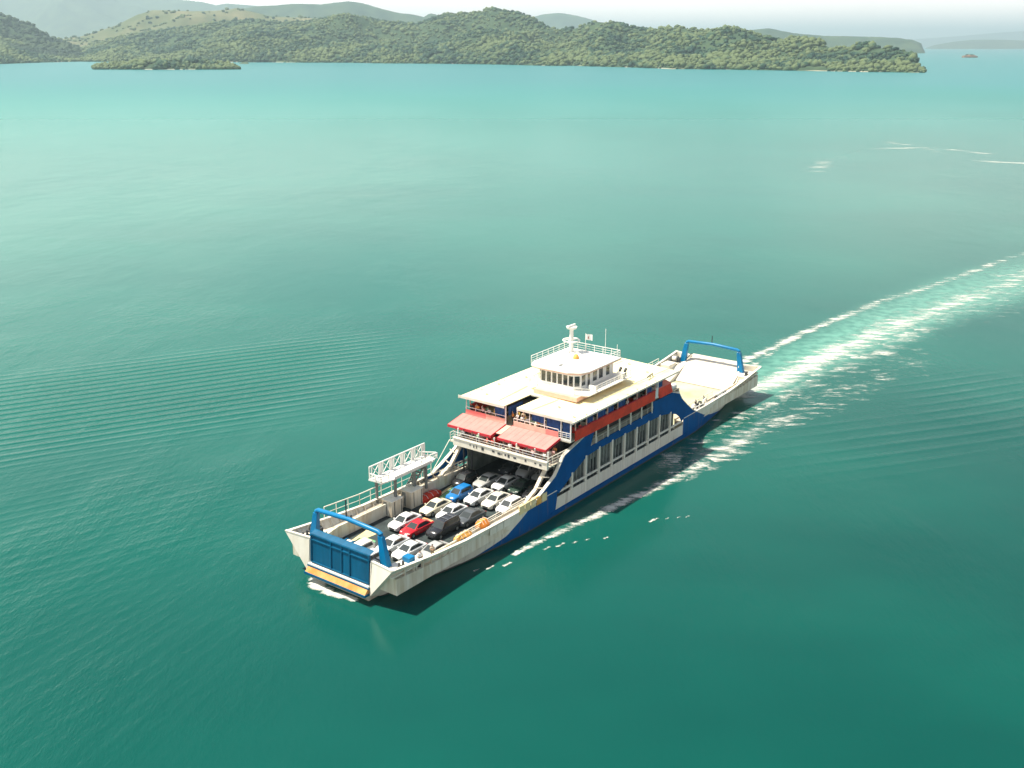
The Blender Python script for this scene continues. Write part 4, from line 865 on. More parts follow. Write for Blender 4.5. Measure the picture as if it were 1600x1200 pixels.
for x, y in ((42.2, 6.7), (36.5, 7.2), (36, -7.2), (-25.5, 7.2), (-30, 7.2), (-33, 7.2), (-42, 6.7), (-36, -7.2), (43.2, -6.8), (32.5, 7.2)):
    z = 3.9 if abs(x) > 41 else 2.95
    part(MB().tube([(x-.3, y, z), (x-.3, y, z+.55)], .13, 8).tube([(x+.3, y, z), (x+.3, y, z+.55)], .13, 8).box(x-.55, x+.55, y-.2, y+.2, z, z+.06), 'bollard', M['steel'])
# curved pipe rail and coiled hoses by the port stern walkway
for k in range(3):
    cx = -22.6-k*1.8; q = [(cx+0.62*math.cos(a*math.pi/8), 7.1, 3.55+0.62*math.sin(a*math.pi/8)) for a in range(17)]
    part(MB().tube(q, 0.09, 6, cap=False).tube([(p[0], 7.25, p[2]) for p in q], .09, 6, cap=False), 'hose_coil', M['white2'] if k != 1 else M['steel'])
part(MB().rail([(-19.5, 6.5, 3.2), (-30, 6.5, 3.2)], 1.0, 1.5, 0.06, 1), 'inner_rail', M['white'])
part(MB().tube([(-19.2, 7.3, 4.4), (-20.5, 7.5, 4.2), (-22.5, 7.6, 3.9), (-25, 7.65, 3.85)], .08, 6), 'pipe_rail', M['white2'])
part(MB().box(-34.2, -31.0, 6.6, 7.3, 2.96, 3.3), 'gangway_board', M['grey'])
# starboard stern casing block beside the ramp
part(MB().box(-40.8, -38.4, -7.4, -5.7, 1.71, 4.2), 'stern_locker', M['white'], bevel=.05)
part(MB().rail([(-38.6, -7.9, 4.1), (-22, -7.9, 3.5)], 0.9, 2, .06, 1), 'bulwark_rail', M['white'])
# draught fender strake along the side
for sy in (1, -1): part(MB().box(-19.0, 16.5, min(sy*8.0, sy*8.10), max(sy*8.0, sy*8.10), 0.74, 0.88), 'fender_strake', M['blue'])
# yellow lockers / vent panels hung on the port rail
for k in range(5):
    x = 22.6-1.15*k; part(MB().box(x-.5, x+.5, 7.86, 8.10, 3.05, 4.15), 'rail_panel', M['yellow'] if k != 3 else M['orange2'], bevel=.03)
for k in range(3):
    x = 25.6+1.3*k; part(MB().box(x-.6, x+.6, 8.02, 8.09, 2.6, 3.4), 'rail_panel', M['white'], bevel=.02)

# ================================================================== FOAM
def polydist(p, pts):
    best = (1e9, 0)
    for i in range(len(pts)-1):
        a = Vector(pts[i]); b = Vector(pts[i+1]); d = b-a; t = max(0, min(1, (p-a).dot(d)/d.length_squared))
        q = (p-a-d*t).length
        if q < best[0]: best = (q, (i+t)/(len(pts)-1))
    return best
def foam(name, label, lines, cell=0.3):
    vs, fs, idx, dv = [], [], {}, []
    def vid(i, j, h):
        k = (i, j)
        if k not in idx:
            x, y = i*cell, j*cell; w = S2W(x, y); idx[k] = len(vs); dv.append(h)
            vs.append((w.x+0.3*cell*noise.noise(Vector((x*3, y*3, 1))), w.y+0.3*cell*noise.noise(Vector((x*3, y*3, 5))), 0.03+max(0, h)*(0.06+0.12*max(0, noise.noise(Vector((x*0.9, y*0.9, 9)))))))
        return idx[k]
    for pts, w0, w1, d0, d1, sc, sx in lines:
        xs = [p[0] for p in pts]; ys = [p[1] for p in pts]; W_ = max(w0, w1)*1.5
        for i in range(int((min(xs)-W_)/cell), int((max(xs)+W_)/cell)+1):
            for j in range(int((min(ys)-W_)/cell), int((max(ys)+W_)/cell)+1):
                p = Vector((i*cell, j*cell)); 
                d, t = polydist(p, pts); w = w0+(w1-w0)*t; dn = d0+(d1-d0)*t
                if d > w*1.5: continue
                f = 1-(d/w/1.5)**1.5
                w_ = S2W(p.x, p.y); n = noise.fractal(Vector((w_.x*sc*0.42, w_.y*sc*1.5, 3.1)), 0.7, 2.1, 5)+0.5*noise.noise(Vector((p.x*sc*0.25, p.y*sc*0.25, 7)))
                dd = n*0.75+dn*f*1.6-0.75
                if dd > -0.35 and (i, j) not in fset:
                    fset.add((i, j)); h = dd
                    fs.append((vid(i, j, h), vid(i+1, j, h), vid(i+1, j+1, h), vid(i, j+1, h)))
    me = bpy.data.meshes.new(name); me.from_pydata(vs, [], fs); me.update()
    bm = bmesh.new(); bm.from_mesh(me); bmesh.ops.recalc_face_normals(bm, faces=bm.faces); 
    for f in bm.faces:
        if f.normal.z < 0: f.normal_flip()
    bm.to_mesh(me); bm.free(); me.polygons.foreach_set('use_smooth', [True]*len(me.polygons))
    at = me.attributes.new('dens', 'FLOAT', 'POINT'); at.data.foreach_set('value', dv)
    o = link(name, me, FOAM); tag(o, label, 'foam', kind='stuff'); return o
def foam_mat():
    m = bpy.data.materials.new('sea_foam'); m.use_nodes = True; t = m.node_tree; b = t.nodes['Principled BSDF']; L = t.links.new
    b.inputs['Base Color'].default_value = (0.66, 0.66, 0.60, 1); b.inputs['Roughness'].default_value = 0.9
    c = N(t, 'ShaderNodeTexCoord'); n = N(t, 'ShaderNodeTexNoise'); n.inputs['Scale'].default_value = 1.7; n.inputs['Detail'].default_value = 7; n.inputs['Roughness'].default_value = 0.72
    fm = N(t, 'ShaderNodeMapping'); fm.inputs['Scale'].default_value = (0.42, 1.35, 1); L(c.outputs['Object'], fm.inputs[0]); L(fm.outputs[0], n.inputs[0]); at = N(t, 'ShaderNodeAttribute', attribute_name='dens'); ma = N(t, 'ShaderNodeMath', operation='MULTIPLY_ADD'); L(at.outputs['Fac'], ma.inputs[0]); ma.inputs[1].default_value = 0.38; L(n.outputs[0], ma.inputs[2])
    r = N(t, 'ShaderNodeMapRange', interpolation_type='SMOOTHSTEP'); L(ma.outputs[0], r.inputs[0]); r.inputs[1].default_value = 0.40; r.inputs[2].default_value = 0.92; r.inputs[4].default_value = 0.82
    L(r.outputs[0], b.inputs['Alpha'])
    return m
FOAM = foam_mat(); fset = set()
core = [(-43, 4.5), (-51, 6.3), (-66, 7.7), (-85, 9.3), (-107, 11.1), (-136, 16.3), (-170, 21.2), (-212, 29.0)]
foam('wake_foam', 'white churned wash trailing from the ferry stern to the right edge', [
    (core, 2.6, 4.2, 1.12, 0.46, 0.42, 0.25), ([(p[0], p[1]+2.5) for p in core[1:7]], 4.0, 9.0, 0.55, 0.32, 0.35, 0.35),
    ([(-44, -4), (-60, -2.9), (-72, -2.4), (-86, -1.7), (-101, -0.7), (-114, 1.2), (-125, 1.0), (-136, 4.0), (-166, 8.5), (-208, 14.6)], 1.0, 1.6, 0.95, 0.50, 0.5, 0.6),
    ([(-45, 2), (-58, 0), (-70, -1.0), (-80, -1.4)], 0.8, 0.6, 0.7, 0.5, 0.6, 0.5)], 0.34)
foam('bow_wave_foam', 'broken white bow wave running beside the ferry hull', [
    ([(26.5, 9.8), (23.4, 10.0), (19, 10.6), (13, 11.4), (6.8, 12.2), (0.2, 13.2), (-5.1, 14.0), (-12, 14.5)], 0.35, 1.2, 1.0, 0.72, 0.9, 0.6),
    ([(-5, 14.0), (-14.1, 14.6), (-22.2, 14.8), (-31.5, 15.5), (-42.3, 17.3), (-60.5, 19.2), (-83, 23.4)], 1.7, 4.2, 0.80, 0.25, 0.6, 0.35),
    ([(-6, 11.0), (-14, 10.2), (-24, 10.3), (-34, 11), (-48, 12)], 2.0, 4.5, 0.46, 0.44, 0.6, 0.35)], 0.26)
foam('bow_foam', 'white foam under the ferry bow ramp', [([(44.3, -4.0), (45.3, -3.0), (45.6, -0.5), (45.0, 2.4)], 0.95, 0.5, 1.6, 1.2, 0.9, 1.0)], 0.2)
foam('foam_flecks', 'small white foam flecks scattered off the ferry side', [
    ([(x-.3*k, y+.05), (x+.3*k, y-.05)], 0.10*k, 0.10*k, 0.9, 0.9, 1.2, 1.0) for x, y, k in ((32.2, 8.8, 1.3), (30.9, 9.6, 1.6), (29.0, 10.7, 1.8), (23.1, 12.0, 1.6), (21.5, 12.8, 1.8), (19.9, 13.8, 1.3), (18.4, 14.6, 1), (16.7, 16.1, 1.1), (9.2, 18.1, 1.4), (8.6, 18.3, 1.3), (7.6, 19.3, 1), (6.4, 20.3, .9), (5.5, 21.1, 1))], 0.13)
foam('foam_streaks', 'faint pale foam streaks drifting on the bay at the upper right', [
    ([(-361.6, -108), (-420, -124), (-490, -128), (-521, -106), (-480, -80)], 6, 3, 0.42, 0.36, 0.07, 0.3), ([(-464, -62), (-464, -38)], 4, 4, 0.62, 0.62, 0.08, 1.0), ([(-574, -146), (-540, -130), (-500, -60)], 4, 3, 0.38, 0.3, 0.07, 0.3)], 0.9)

# ================================================================== CARS
DIM = {  # length, width, deck height, hood z, belt z, roof z, cabin base rear/front, roof rear/front (fractions from the rear)
    'sedan': (4.5, 1.74, 0.90, 0.93, 1.38, 0.10, 0.74, 0.30, 0.56),
    'hatch': (3.85, 1.70, 0.94, 0.98, 1.50, 0.02, 0.76, 0.10, 0.58),
    'suv': (4.6, 1.86, 1.08, 1.10, 1.75, 0.01, 0.75, 0.07, 0.60),
    'van': (4.9, 1.88, 1.10, 1.14, 1.98, 0.005, 0.84, 0.03, 0.66)}
CARN = {'sedan': 'sedan_car', 'hatch': 'hatchback_car', 'suv': 'sport_utility_car', 'van': 'minivan'}
def paint(name, col, rough=0.25):
    m = mat(name, col, rough, 0.03, 1.0, spec=0.5); m.node_tree.nodes['Principled BSDF'].inputs['Coat Weight'].default_value = 0.5
    return m
def make_car(kind, pm, loc, rz, label, tail=None, rack=False):
    Ln, Wd, hz_, bz, rz_, c0, c1, r0, r1 = DIM[kind]; hw = Wd/2
    root = empty(CARN[kind], loc, rz); tag(root, label, 'car', 'cars parked on the ferry deck')
    X = lambda f: -Ln/2+Ln*f
    # body shell: stations (f, halfwidth scale, bottom, shoulder z, top z)
    ts = bz-0.02 if kind in ('hatch', 'suv', 'van') else bz-0.04
    st = [(0.0, .80, .38, .62, .70), (0.015, .90, .26, .72, ts-.10), (0.05, .97, .22, .80, ts), (c0+.04 if kind != 'sedan' else .12, .99, .20, .84, bz), (.30, 1.0, .19, .86, bz), (.55, 1.0, .19, .86, bz), (c1, .99, .19, .84, hz_), (.90, .95, .20, .78, hz_-.10), (.965, .86, .24, .68, hz_-.22), (1.0, .70, .34, .56, .60)]
    mb = MB(); vs = []
    for f, w, zb, zs, ztp in st:
        w *= hw; h = [(0, zb), (w*.93, zb), (w, zb+.12), (w, zs), (w*.965, ztp-.07), (w*.86, ztp), (0, ztp+.03)]
        vs += [(X(f), y, z) for y, z in h]+[(X(f), -y, z) for y, z in reversed(h[1:-1])]
    n = 12
    fs = [(i*n+k, i*n+(k+1) % n, (i+1)*n+(k+1) % n, (i+1)*n+k) for i in range(len(st)-1) for k in range(n)]
    fs += [tuple(range(n)), tuple((len(st)-1)*n+k for k in range(n))]
    mb.add(vs, fs)
    # cabin frustum with curved roof
    by = hw*.90; ry = hw*.70
    B = [(X(c0), by), (X(c1), by)]; T = [(X(r0), ry), (X(r1), ry)]
    zb = bz-.05; zr = rz_
    cab = [(X(c0), -by, zb), (X(c1), -by, zb), (X(c1), by, zb), (X(c0), by, zb), (X(r0), -ry, zr-.03), (X(r1), -ry, zr-.04), (X(r1), ry, zr-.04), (X(r0), ry, zr-.03)]
    mid = (X((r0+r1)/2))
    mb.add(cab+[(mid, -ry*.98, zr), (mid, ry*.98, zr), (X(r0)+.06, 0, zr), (X(r1)-.06, 0, zr), (mid, 0, zr+.045)],
           [(0, 1, 5, 8, 4), (1, 2, 6, 11, 5), (2, 3, 7, 9, 6), (3, 0, 4, 10, 7), (4, 8, 12, 10), (8, 5, 11, 12), (10, 12, 9, 7), (12, 11, 6, 9)])
    body = part(mb, 'body', pm, root, smooth=True)
    def pane(a, b, c, d, name, i0=.07, i1=.10, parent=root):   # corners a b (bottom) c d (top)
        a, b, c, d = map(Vector, (a, b, c, d)); nn = (b-a).cross(d-a).normalized(); cen = (a+b+c+d)/4
        if nn.dot(cen-Vector((X(.5), 0, 1.0))) < 0: nn = -nn
        def P(u, v): return (a.lerp(b, u)).lerp(d.lerp(c, u), v)
        q = [P(i0, i1), P(1-i0, i1), P(1-i0, 1-i1*1.2), P(i0, 1-i1*1.2)]
        return part(MB().hexa([p-nn*.01 for p in q], [p+nn*.018 for p in q]), name, M['wind'], parent)
    pane(cab[1], cab[2], cab[6], cab[5], 'windscreen', .08, .06)
    pane(cab[3], cab[0], cab[4], cab[7], 'rear_window', .10, .10)
    pane(cab[0], cab[1], cab[5], cab[4], 'side_window', .10, .14); pane(cab[2], cab[3], cab[7], cab[6], 'side_window', .10, .14)
    for fx in (.18, .82):
        for s in (1, -1):
            w = part(MB().tube([(X(fx), s*(hw-.20), .32), (X(fx), s*(hw-.01), .32)], .32, 14), 'wheel', M['tyre'], root)
            part(MB().tube([(X(fx), s*(hw-.015), .32), (X(fx), s*(hw+.005), .32)], .19, 10), 'rim', M['chrome'], w)
    for s in (1, -1):
        part(MB().hexa([(X(.955), s*hw*.50, .58), (X(.985), s*hw*.50, .58), (X(.965), s*hw*.84, .58), (X(.93), s*hw*.88, .58)], [(X(.94), s*hw*.50, .74), (X(.965), s*hw*.50, .72), (X(.945), s*hw*.82, .72), (X(.92), s*hw*.86, .74)]), 'headlight', M['lamp'], root)
        part(MB().box(X(-.004), X(.02), min(s*hw*.55, s*hw*.86), max(s*hw*.55, s*hw*.86), .60, .76), 'tail_light', M['rlamp'], root)
        part(MB().box(X(c1)-.35, X(c1)-.22, min(s*hw*1.0, s*hw*1.16), max(s*hw*1.0, s*hw*1.16), bz-.02, bz+.12), 'wing_mirror', pm, root)
    part(MB().box(X(.985), X(1.006), -hw*.45, hw*.45, .34, .56), 'grille', M['steel'], root)
    if tail: part(MB().box(X(.03), X(c0 if kind != 'sedan' else .14)+.06, -hw*.84, hw*.84, ts, ts+.045), 'boot_lid', tail, root)
    if rack:
        mb = MB()
        for x in (X(.25), X(.45)): mb.box(x-.03, x+.03, -ry, ry, zr+.06, zr+.11)
        for s in (1, -1): mb.bar((X(r0)+.1, s*ry*.9, zr+.05), (X(r1)-.2, s*ry*.9, zr+.05), .05)
        part(mb, 'roof_rack', M['chrome'], root)
    return root
CP = {'white': paint('white_car_paint', (0.80, 0.80, 0.77)), 'pearl': paint('warm_white_car_paint', (0.76, 0.72, 0.62)), 'silver': paint('silver_car_paint', (0.42, 0.42, 0.40)),
      'red': paint('red_car_paint', (0.60, 0.012, 0.02)), 'black': paint('black_car_paint', (0.018, 0.018, 0.02)), 'grey': paint('grey_car_paint', (0.085, 0.095, 0.10)),
      'blue': paint('blue_car_paint', (0.01, 0.17, 0.45)), 'tan': paint('pale_orange_car_paint', (0.70, 0.36, 0.16)), 'green': paint('dark_green_car_paint', (0.03, 0.06, 0.045)), 'yel': paint('cream_yellow_car_paint', (0.77, 0.70, 0.52))}
cars = [  # kind, paint, x of centre, y, label
    ('hatch', 'pearl', 40.0, -1.75, 'small warm white hatchback just behind the bow ramp, farthest forward on the open side', None, 0),
    ('hatch', 'white', 41.3, 0.75, 'white hatchback tucked against the bow ramp between gantry posts', None, 0),
    ('sedan', 'white', 36.6, 0.15, 'white sedan with black side windows directly behind the gantry corner', None, 0),
    ('sedan', 'white', 36.5, 2.6, 'white sedan beside the blue cabinet, second lane from the port rail', None, 0),
    ('sedan', 'silver', 35.0, 4.9, 'silver sedan nearest the port rail close to the bow', None, 0),
    ('sedan', 'white', 31.2, -2.9, 'white sedan beside the red sedan, on the empty lane side', None, 0),
    ('sedan', 'red', 31.7, -0.55, 'red sedan with a pale orange boot lid amid white cars', 'tan', 0),
    ('suv', 'black', 30.0, 2.05, 'black sport utility car with white roof bars behind the silver sedan', None, 1),
    ('sedan', 'yel', 25.9, -2.65, 'cream yellow sedan behind the white sedan of the open lane', None, 0),
    ('sedan', 'white', 25.9, -0.1, 'rounded white sedan behind the red sedan', None, 0),
    ('sedan', 'grey', 25.7, 2.55, 'dark grey sedan inboard of the orange raft covers', None, 0),
    ('hatch', 'blue', 21.2, -2.75, 'bright blue hatchback beside the green deck marking', None, 0),
    ('sedan', 'white', 20.3, -0.35, 'long white sedan in the open behind the rounded white sedan', None, 0),
    ('sedan', 'pearl', 19.9, 2.05, 'warm white sedan right of the long white sedan', None, 0),
    ('hatch', 'white', 20.4, 4.5, 'white hatchback against the port coaming by the yellow rail panels', None, 0),
    ('sedan', 'silver', 15.7, -2.6, 'silver sedan half in shade behind the blue hatchback', None, 0),
    ('sedan', 'white', 14.9, -0.25, 'white sedan under the front beam in the shade', None, 0),
    ('sedan', 'green', 14.6, 2.15, 'dark green sedan under the front beam', None, 0),
    ('hatch', 'black', 15.2, 4.6, 'black hatchback under the port end of the front beam', None, 0),
    ('hatch', 'black', 17.2, -5.2, 'black hatchback alone on the far lane beside the inner wall', None, 0),
    ('van', 'silver', 9.4, -0.3, 'tall silver minivan with roof rack deep under the passenger deck', None, 1),
    ('sedan', 'grey', 10.2, -2.7, 'grey sedan deep under the deck left of the silver minivan', None, 0),
    ('sedan', 'silver', 9.6, 2.2, 'silver sedan deep under the deck right of the silver minivan', None, 0)]
for kind, c, x, y, lab, tl, rk in cars:
    make_car(kind, CP[c], S2W(x, y, 1.705), SHIP_RZ+R_(rnd.uniform(-1.5, 1.5)), lab, CP[tl] if tl else None, rk)
# --- covers and boxes standing on the deck
def cover(x, y, z, lx, ly, h, m, name, label, group=None, rz=0):
    root = empty(name, S2W(x, y, z), SHIP_RZ+rz); tag(root, label, 'raft cover' if 'cover' in name else 'tarpaulin', group)
    mb = MB(); vs = []; n = 9
    for i in range(n):
        f = i/(n-1); u = -lx/2+lx*f; e = 1-abs(2*f-1)**4*.45
        vs += [(u, -ly/2*e, 0), (u, -ly/2*e*.98, h*.55*e), (u, -ly/4*e, h*e*(.95+.05*math.sin(i*2.1))), (u, ly/4*e, h*e), (u, ly/2*e*.98, h*.55*e), (u, ly/2*e, 0)]
    fs = [(i*6+k, i*6+k+1, (i+1)*6+k+1, (i+1)*6+k) for i in range(n-1) for k in range(5)]+[(0, 1, 2, 3, 4, 5), tuple((n-1)*6+k for k in (5, 4, 3, 2, 1, 0))]
    part(mb.add(vs, fs), 'canvas', m, root, smooth=False)
    s = MB()
    for f in (.25, .5, .75): 
        u = -lx/2+lx*f; e = 1.02; s.bar((u, -ly/2*e, .02), (u, -ly/2*e, h*.56), .04).bar((u, -ly/2, h*.57), (u, -ly/4, h+.03), .04).bar((u, -ly/4, h+.03), (u, ly/4, h+.03), .04).bar((u, ly/4, h+.03), (u, ly/2, h*.57), .04)
    part(s, 'lashing', M['white2'], root)
cover(23.4, -5.85, 1.71, 3.9, 1.5, 0.75, M['red'], 'red_tarpaulin', 'red tarpaulin covered load on the far lane beside the white lockers')
cover(27.9, 6.25, 3.0, 1.9, 1.15, 0.85, M['orange'], 'raft_cover', 'bright orange raft cover on the port walkway, the one farther aft')
cover(31.6, 6.35, 3.0, 2.7, 1.0, 0.6, M['orange2'], 'raft_cover', 'paler orange raft cover on the port walkway, the one nearer the bow')
# --- flag on the bridge roof
fl = empty('flag', S2W(-4.6, -1.0, 15.27), SHIP_RZ); fl.scale = (.8, .8, .85); tag(fl, 'small white flag with a dull red mark on a staff behind the bridge mast', 'flag')
part(MB().bar((0, 0, 0), (0, 0, 3.05), .07), 'flagstaff', M['white2'], fl)
mb = MB(); vs = []
for i in range(9):
    u = i/8; dx = -0.45*u; dy = 1.15*u; w = .09*math.sin(u*7)
    vs += [(dx+w, dy, 3.0-.10*u), (dx+w, dy, 2.05-.16*u), (dx+w+.015, dy, 3.0-.10*u), (dx+w+.015, dy, 2.05-.16*u)]
fs = [(4*i, 4*i+1, 4*i+5, 4*i+4) for i in range(8)]+[(4*i+2, 4*i+6, 4*i+7, 4*i+3) for i in range(8)]+[(4*i, 4*i+4, 4*i+6, 4*i+2) for i in range(8)]+[(4*i+1, 4*i+3, 4*i+7, 4*i+5) for i in range(8)]
cl = part(mb.add(vs, fs), 'flag_cloth', M['white2'], fl)
part(MB().hexa([(-.10, .30, 2.2), (-.06, .34, 2.2), (-.16, .56, 2.15), (-.20, .52, 2.15)], [(-.10, .30, 2.62), (-.06, .34, 2.62), (-.16, .56, 2.56), (-.20, .52, 2.56)]), 'emblem', M['emblem'], cl)

# ================================================================== PEOPLE
def skinmesh(name, verts, edges, rad, root=0, sub=1):
    me = bpy.data.meshes.new(name); me.from_pydata(verts, edges, []); o = bpy.data.objects.new(name, me); COL.objects.link(o)
    sk = o.modifiers.new('s', 'SKIN'); sk.use_smooth_shade = True
    if not me.skin_vertices: 
        bm = bmesh.new(); bm.from_mesh(me); bm.verts.layers.skin.verify(); bm.to_mesh(me); bm.free()
    for i, v in enumerate(me.skin_vertices[0].data):
        r = rad[i]; v.radius = r if isinstance(r, tuple) else (r, r); v.use_root = (i == root)
    sb = o.modifiers.new('b', 'SUBSURF'); sb.levels = sub; sb.render_levels = sub
    bpy.context.view_layer.update(); dg = bpy.context.evaluated_depsgraph_get(); m2 = bpy.data.meshes.new_from_object(o.evaluated_get(dg)); m2.name = name
    bpy.data.objects.remove(o); bpy.data.meshes.remove(me); m2.materials.clear(); return m2
def person_meshes(pose):
    S = 1; V = [(0, 0, .96), (0, 0, 1.14), (0, 0, 1.36), (0, 0, 1.47), (.01, 0, 1.54), (.02, 0, 1.61), (.01, 0, 1.69)]
    Rr = [(.12, .16), (.10, .14), (.11, .17), .055, .06, .085, .065]; E = [(i, i+1) for i in range(6)]
    arms = {'rail': [(.10, .26, 1.16), (.36, .22, 1.10), (.43, .20, 1.10)], 'side': [(0, .25, 1.12), (.06, .27, .88), (.08, .27, .82)], 'wave': [(.10, .30, 1.50), (.16, .28, 1.74), (.17, .27, 1.82)], 'fold': [(.06, .26, 1.14), (.22, .06, 1.20), (.24, .0, 1.21)]}
    shoulder, ends = [], []
    for s in (1, -1):
        key = pose if not (pose == 'wave' and s < 0) else 'side'
        b = len(V); V.append((0, s*.18, 1.40)); Rr.append(.065); E.append((2, b)); shoulder.append(b)
        for k, p in enumerate(arms[key]): V.append((p[0], s*p[1], p[2])); Rr.append((.045, .036, .032)[k]); E.append((b+k, b+k+1))
        ends.append((b+2, b+3))
        h = Vector(V[b+3]); d = (h-Vector(V[b+2])).normalized(); sd_ = d.cross(Vector((0, 0, 1)));  sd_ = sd_.normalized() if sd_.length > .1 else Vector((1, 0, 0))
        for f, ln in ((-.028, .062), (-.010, .078), (.010, .074), (.027, .060)):
            i = len(V); V.append(tuple(h+sd_*f+d*.025)); Rr.append(.010); E.append((b+3, i)); V.append(tuple(h+sd_*f*1.1+d*(.025+ln)+Vector((0, 0, -.012)))); Rr.append(.008); E.append((i, i+1))
        i = len(V); V.append(tuple(h+sd_*.05*(-s)+d*.02)); Rr.append(.010); E.append((b+3, i))
    for s in (1, -1):
        b = len(V); st_ = .06*s if pose != 'rail' else 0
        for p, r in (((0, s*.10, .90), .085), ((.02+st_, s*.11, .50), .058), ((-.01+st_*.5, s*.12, .10), .042), ((.13+st_*.5, s*.13, .045), .038)):
            V.append(p); Rr.append(r); E.append((0 if len(V)-1 == b else len(V)-2, len(V)-1))
    body = skinmesh('body', V, E, Rr)
    # nose and ears
    bm = bmesh.new(); bm.from_mesh(body)
    for c, s in (((.105, 0, 1.605), (.03, .018, .03)), ((.02, .088, 1.61), (.02, .012, .03)), ((.02, -.088, 1.61), (.02, .012, .03))):
        bmesh.ops.create_cube(bm, size=1, matrix=Matrix.Translation(c) @ Matrix.Diagonal((*s, 1)))
    bm.to_mesh(body); bm.free()
    # shirt
    sv = [V[0], V[1], V[2], (0, 0, 1.43)]; sr = [(.145, .18), (.125, .165), (.135, .195), .08]; se = [(0, 1), (1, 2), (2, 3)]
    sv[0] = (0, 0, .93)
    for b in shoulder:
        i = len(sv); sv += [V[b], V[b+1]]; sr += [.085, .066]; se += [(2, i), (i, i+1)]
    shirt = skinmesh('shirt', sv, se, sr)
    k0 = len(V)-8; tv = [(0, 0, .98)]; tr = [(.13, .172)]; te = []
    for j in (0, 4):
        i = len(tv); tv += [V[k0+j], V[k0+j+1], V[k0+j+2]]; tr += [.105, .075, .058]; te += [(0, i), (i, i+1), (i+1, i+2)]
    trs = skinmesh('trousers', tv, te, tr)
    bm = bmesh.new(); bmesh.ops.create_icosphere(bm, subdivisions=2, radius=1)
    for v in bm.verts:
        v.co = Vector((v.co.x*.098-.012, v.co.y*.096, v.co.z*.105+1.655))
        if v.co.x > .04 and v.co.z < 1.68: v.co.x = .03
        if v.co.z < 1.58: v.co.z = 1.58
    hair = bpy.data.meshes.new('hair'); bm.to_mesh(hair); bm.free()
    return body, shirt, trs, hair
PM = {p: person_meshes(p) for p in ('rail', 'side', 'wave', 'fold')}
for p in PM.values():
    for me in p: me.materials.append(None)
SH = {'white': (.78, .77, .73), 'orange': (.75, .30, .06), 'pale pink': (.70, .42, .38), 'red': (.55, .03, .03), 'yellow': (.72, .52, .12), 'blue': (.05, .14, .40), 'black': (.025, .025, .03), 'pale green': (.30, .46, .30), 'beige': (.55, .45, .32), 'grey': (.25, .26, .27)}
SHM = {k: mat(k.replace(' ', '_')+'_cotton', v, .85, .06, 6) for k, v in SH.items()}
TRM = [mat('denim_trousers', (.04, .06, .13), .85, .1, 6), mat('khaki_trousers', (.30, .24, .15), .85, .1, 6), mat('black_trousers', (.02, .02, .022), .85, .1, 6)]
SKM = [M['skin'], mat('fair_skin', (.52, .31, .22), .6, .06, 6), mat('brown_skin', (.20, .10, .06), .6, .06, 6)]
def person(x, y, z, face, pose, col, label, group):
    root = empty('person', S2W(x, y, z), SHIP_RZ+R_(face)); tag(root, label, 'person', group)
    root.scale = (s_ := rnd.uniform(.94, 1.04), s_, s_)
    ms = (SKM[rnd.randrange(3)], SHM[col], TRM[rnd.randrange(3)], M['hair'])
    bod = None
    for me, m, nm in zip(PM[pose], ms, ('body', 'shirt', 'trousers', 'hair')):
        o = bpy.data.objects.new(nm, me); COL.objects.link(o); o.parent = root
        o.material_slots[0].link = 'OBJECT'; o.material_slots[0].material = m
ORD = ['first', 'second', 'third', 'fourth', 'fifth', 'sixth', 'seventh', 'eighth', 'ninth', 'tenth', 'eleventh', 'twelfth', 'thirteenth', 'fourteenth']
cl_ = list(SH); pr = random.Random(21)
def row(n, f, where, group, poses, cols=None):
    for k in range(n):
        x, y, z, fc = f((k+.5)/n if n > 1 else .5, k); c = cols[k % len(cols)] if cols else pr.choice(cl_)
        person(x, y, z, fc+pr.uniform(-35, 35), pr.choice(poses), c, '%s shirted person, %s from the left %s' % (c, ORD[k], where), group)
J = lambda a: pr.uniform(-a, a)
row(12, lambda t, k: (12.45-0.5*(k % 2)+J(.1), -8.0+6.0*t+J(.1), 9.225, 0), 'behind the left front parapet, upper deck', 'people at the upper deck front', ['rail', 'fold', 'side'], ['black', 'white', 'orange', 'white', 'pale pink', 'pale green', 'white', 'beige', 'yellow', 'white', 'pale pink', 'black'])
row(4, lambda t, k: (11.9-0.7*(k % 2), -1.5+1.6*t, 9.225, 0), 'in the open gap between both roofs', 'people at the upper deck front', ['rail', 'fold', 'wave'], ['orange', 'yellow', 'white', 'beige'])
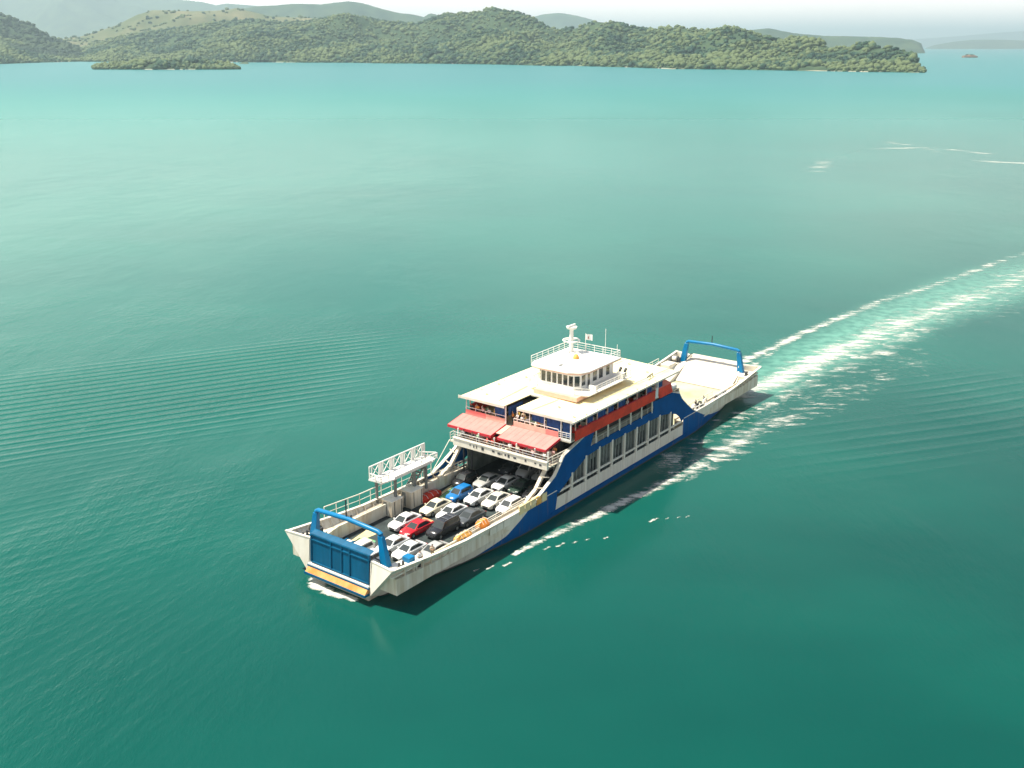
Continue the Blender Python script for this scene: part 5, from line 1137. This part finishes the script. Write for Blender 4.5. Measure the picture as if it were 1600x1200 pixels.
row(14, lambda t, k: (12.45-0.5*(k % 2)+J(.1), 0.3+6.2*t+J(.1), 9.225, 0), 'behind the right front parapet, upper deck', 'people at the upper deck front', ['rail', 'fold', 'side'], ['white', 'yellow', 'white', 'beige', 'pale green', 'white', 'orange', 'pale pink', 'white', 'grey', 'white', 'red', 'beige', 'white'])
row(11, lambda t, k: (11.2-18.5*t+J(.3), 7.95, 9.225, 90), 'along the red side bulwark', 'people along the red side bulwark', ['rail', 'fold', 'side'], ['red', 'black', 'white', 'blue', 'white', 'black', 'pale pink', 'white', 'beige', 'black', 'blue'])
row(11, lambda t, k: (16.45+J(.15), -6.4+13.6*t+J(.3), 7.055, 0), 'at the balcony rail beneath the awnings', 'people on the balcony below the awnings', ['rail', 'fold', 'side'], ['grey', 'black', 'pale green', 'red', 'red', 'black', 'white', 'beige', 'black', 'pale pink', 'white'])
row(2, lambda t, k: (15.0-0.8*k, 7.2-.3*k, 7.055, 30), 'at the port end of the balcony', 'people on the balcony below the awnings', ['side', 'fold'], ['pale pink', 'orange'])
row(2, lambda t, k: (36.5+4*t, 6.95, 2.98, 20), 'on the port bow walkway', 'crew on the port walkway', ['side', 'fold'], ['beige', 'white'])
row(2, lambda t, k: (-23.5-2.6*k, 7.0, 2.98, 90), 'on the stern walkway near the hose coils', 'crew on the port walkway', ['side', 'rail'], ['black', 'grey'])

# small fittings on the roofs and decks
rf = random.Random(33)
for x, y in ((10.8, -6.5), (6.2, -8.0), (1.5, -6.8), (9.5, 4.2), (-10.5, 5.6), (-12.2, 1.6), (11.2, 7.6)):
    e = empty('roof_vent', (0, 0, 0), parent=ferry); zt_ = 12.09-0.55*abs(abs(y)-1)*.06
    part(MB().tube([(x, y, zt_-.05), (x, y, zt_+.22)], .11, 8), 'vent_pipe', M['white2'], e); part(MB().tube([(x, y, zt_+.22), (x, y, zt_+.28), (x, y, zt_+.36)], [.2, .2, .06], 8), 'vent_cap', M['white'], e)
for a, b in (((12.5, 2.2), (7.2, 2.6)), ((-5, 7.0), (-13.5, 7.4)), ((12.2, -3.4), (5, -4.0))):
    part(MB().bar((a[0], a[1], 12.10), (b[0], b[1], 12.10), .05, .05), 'roof_conduit', M['grey'])
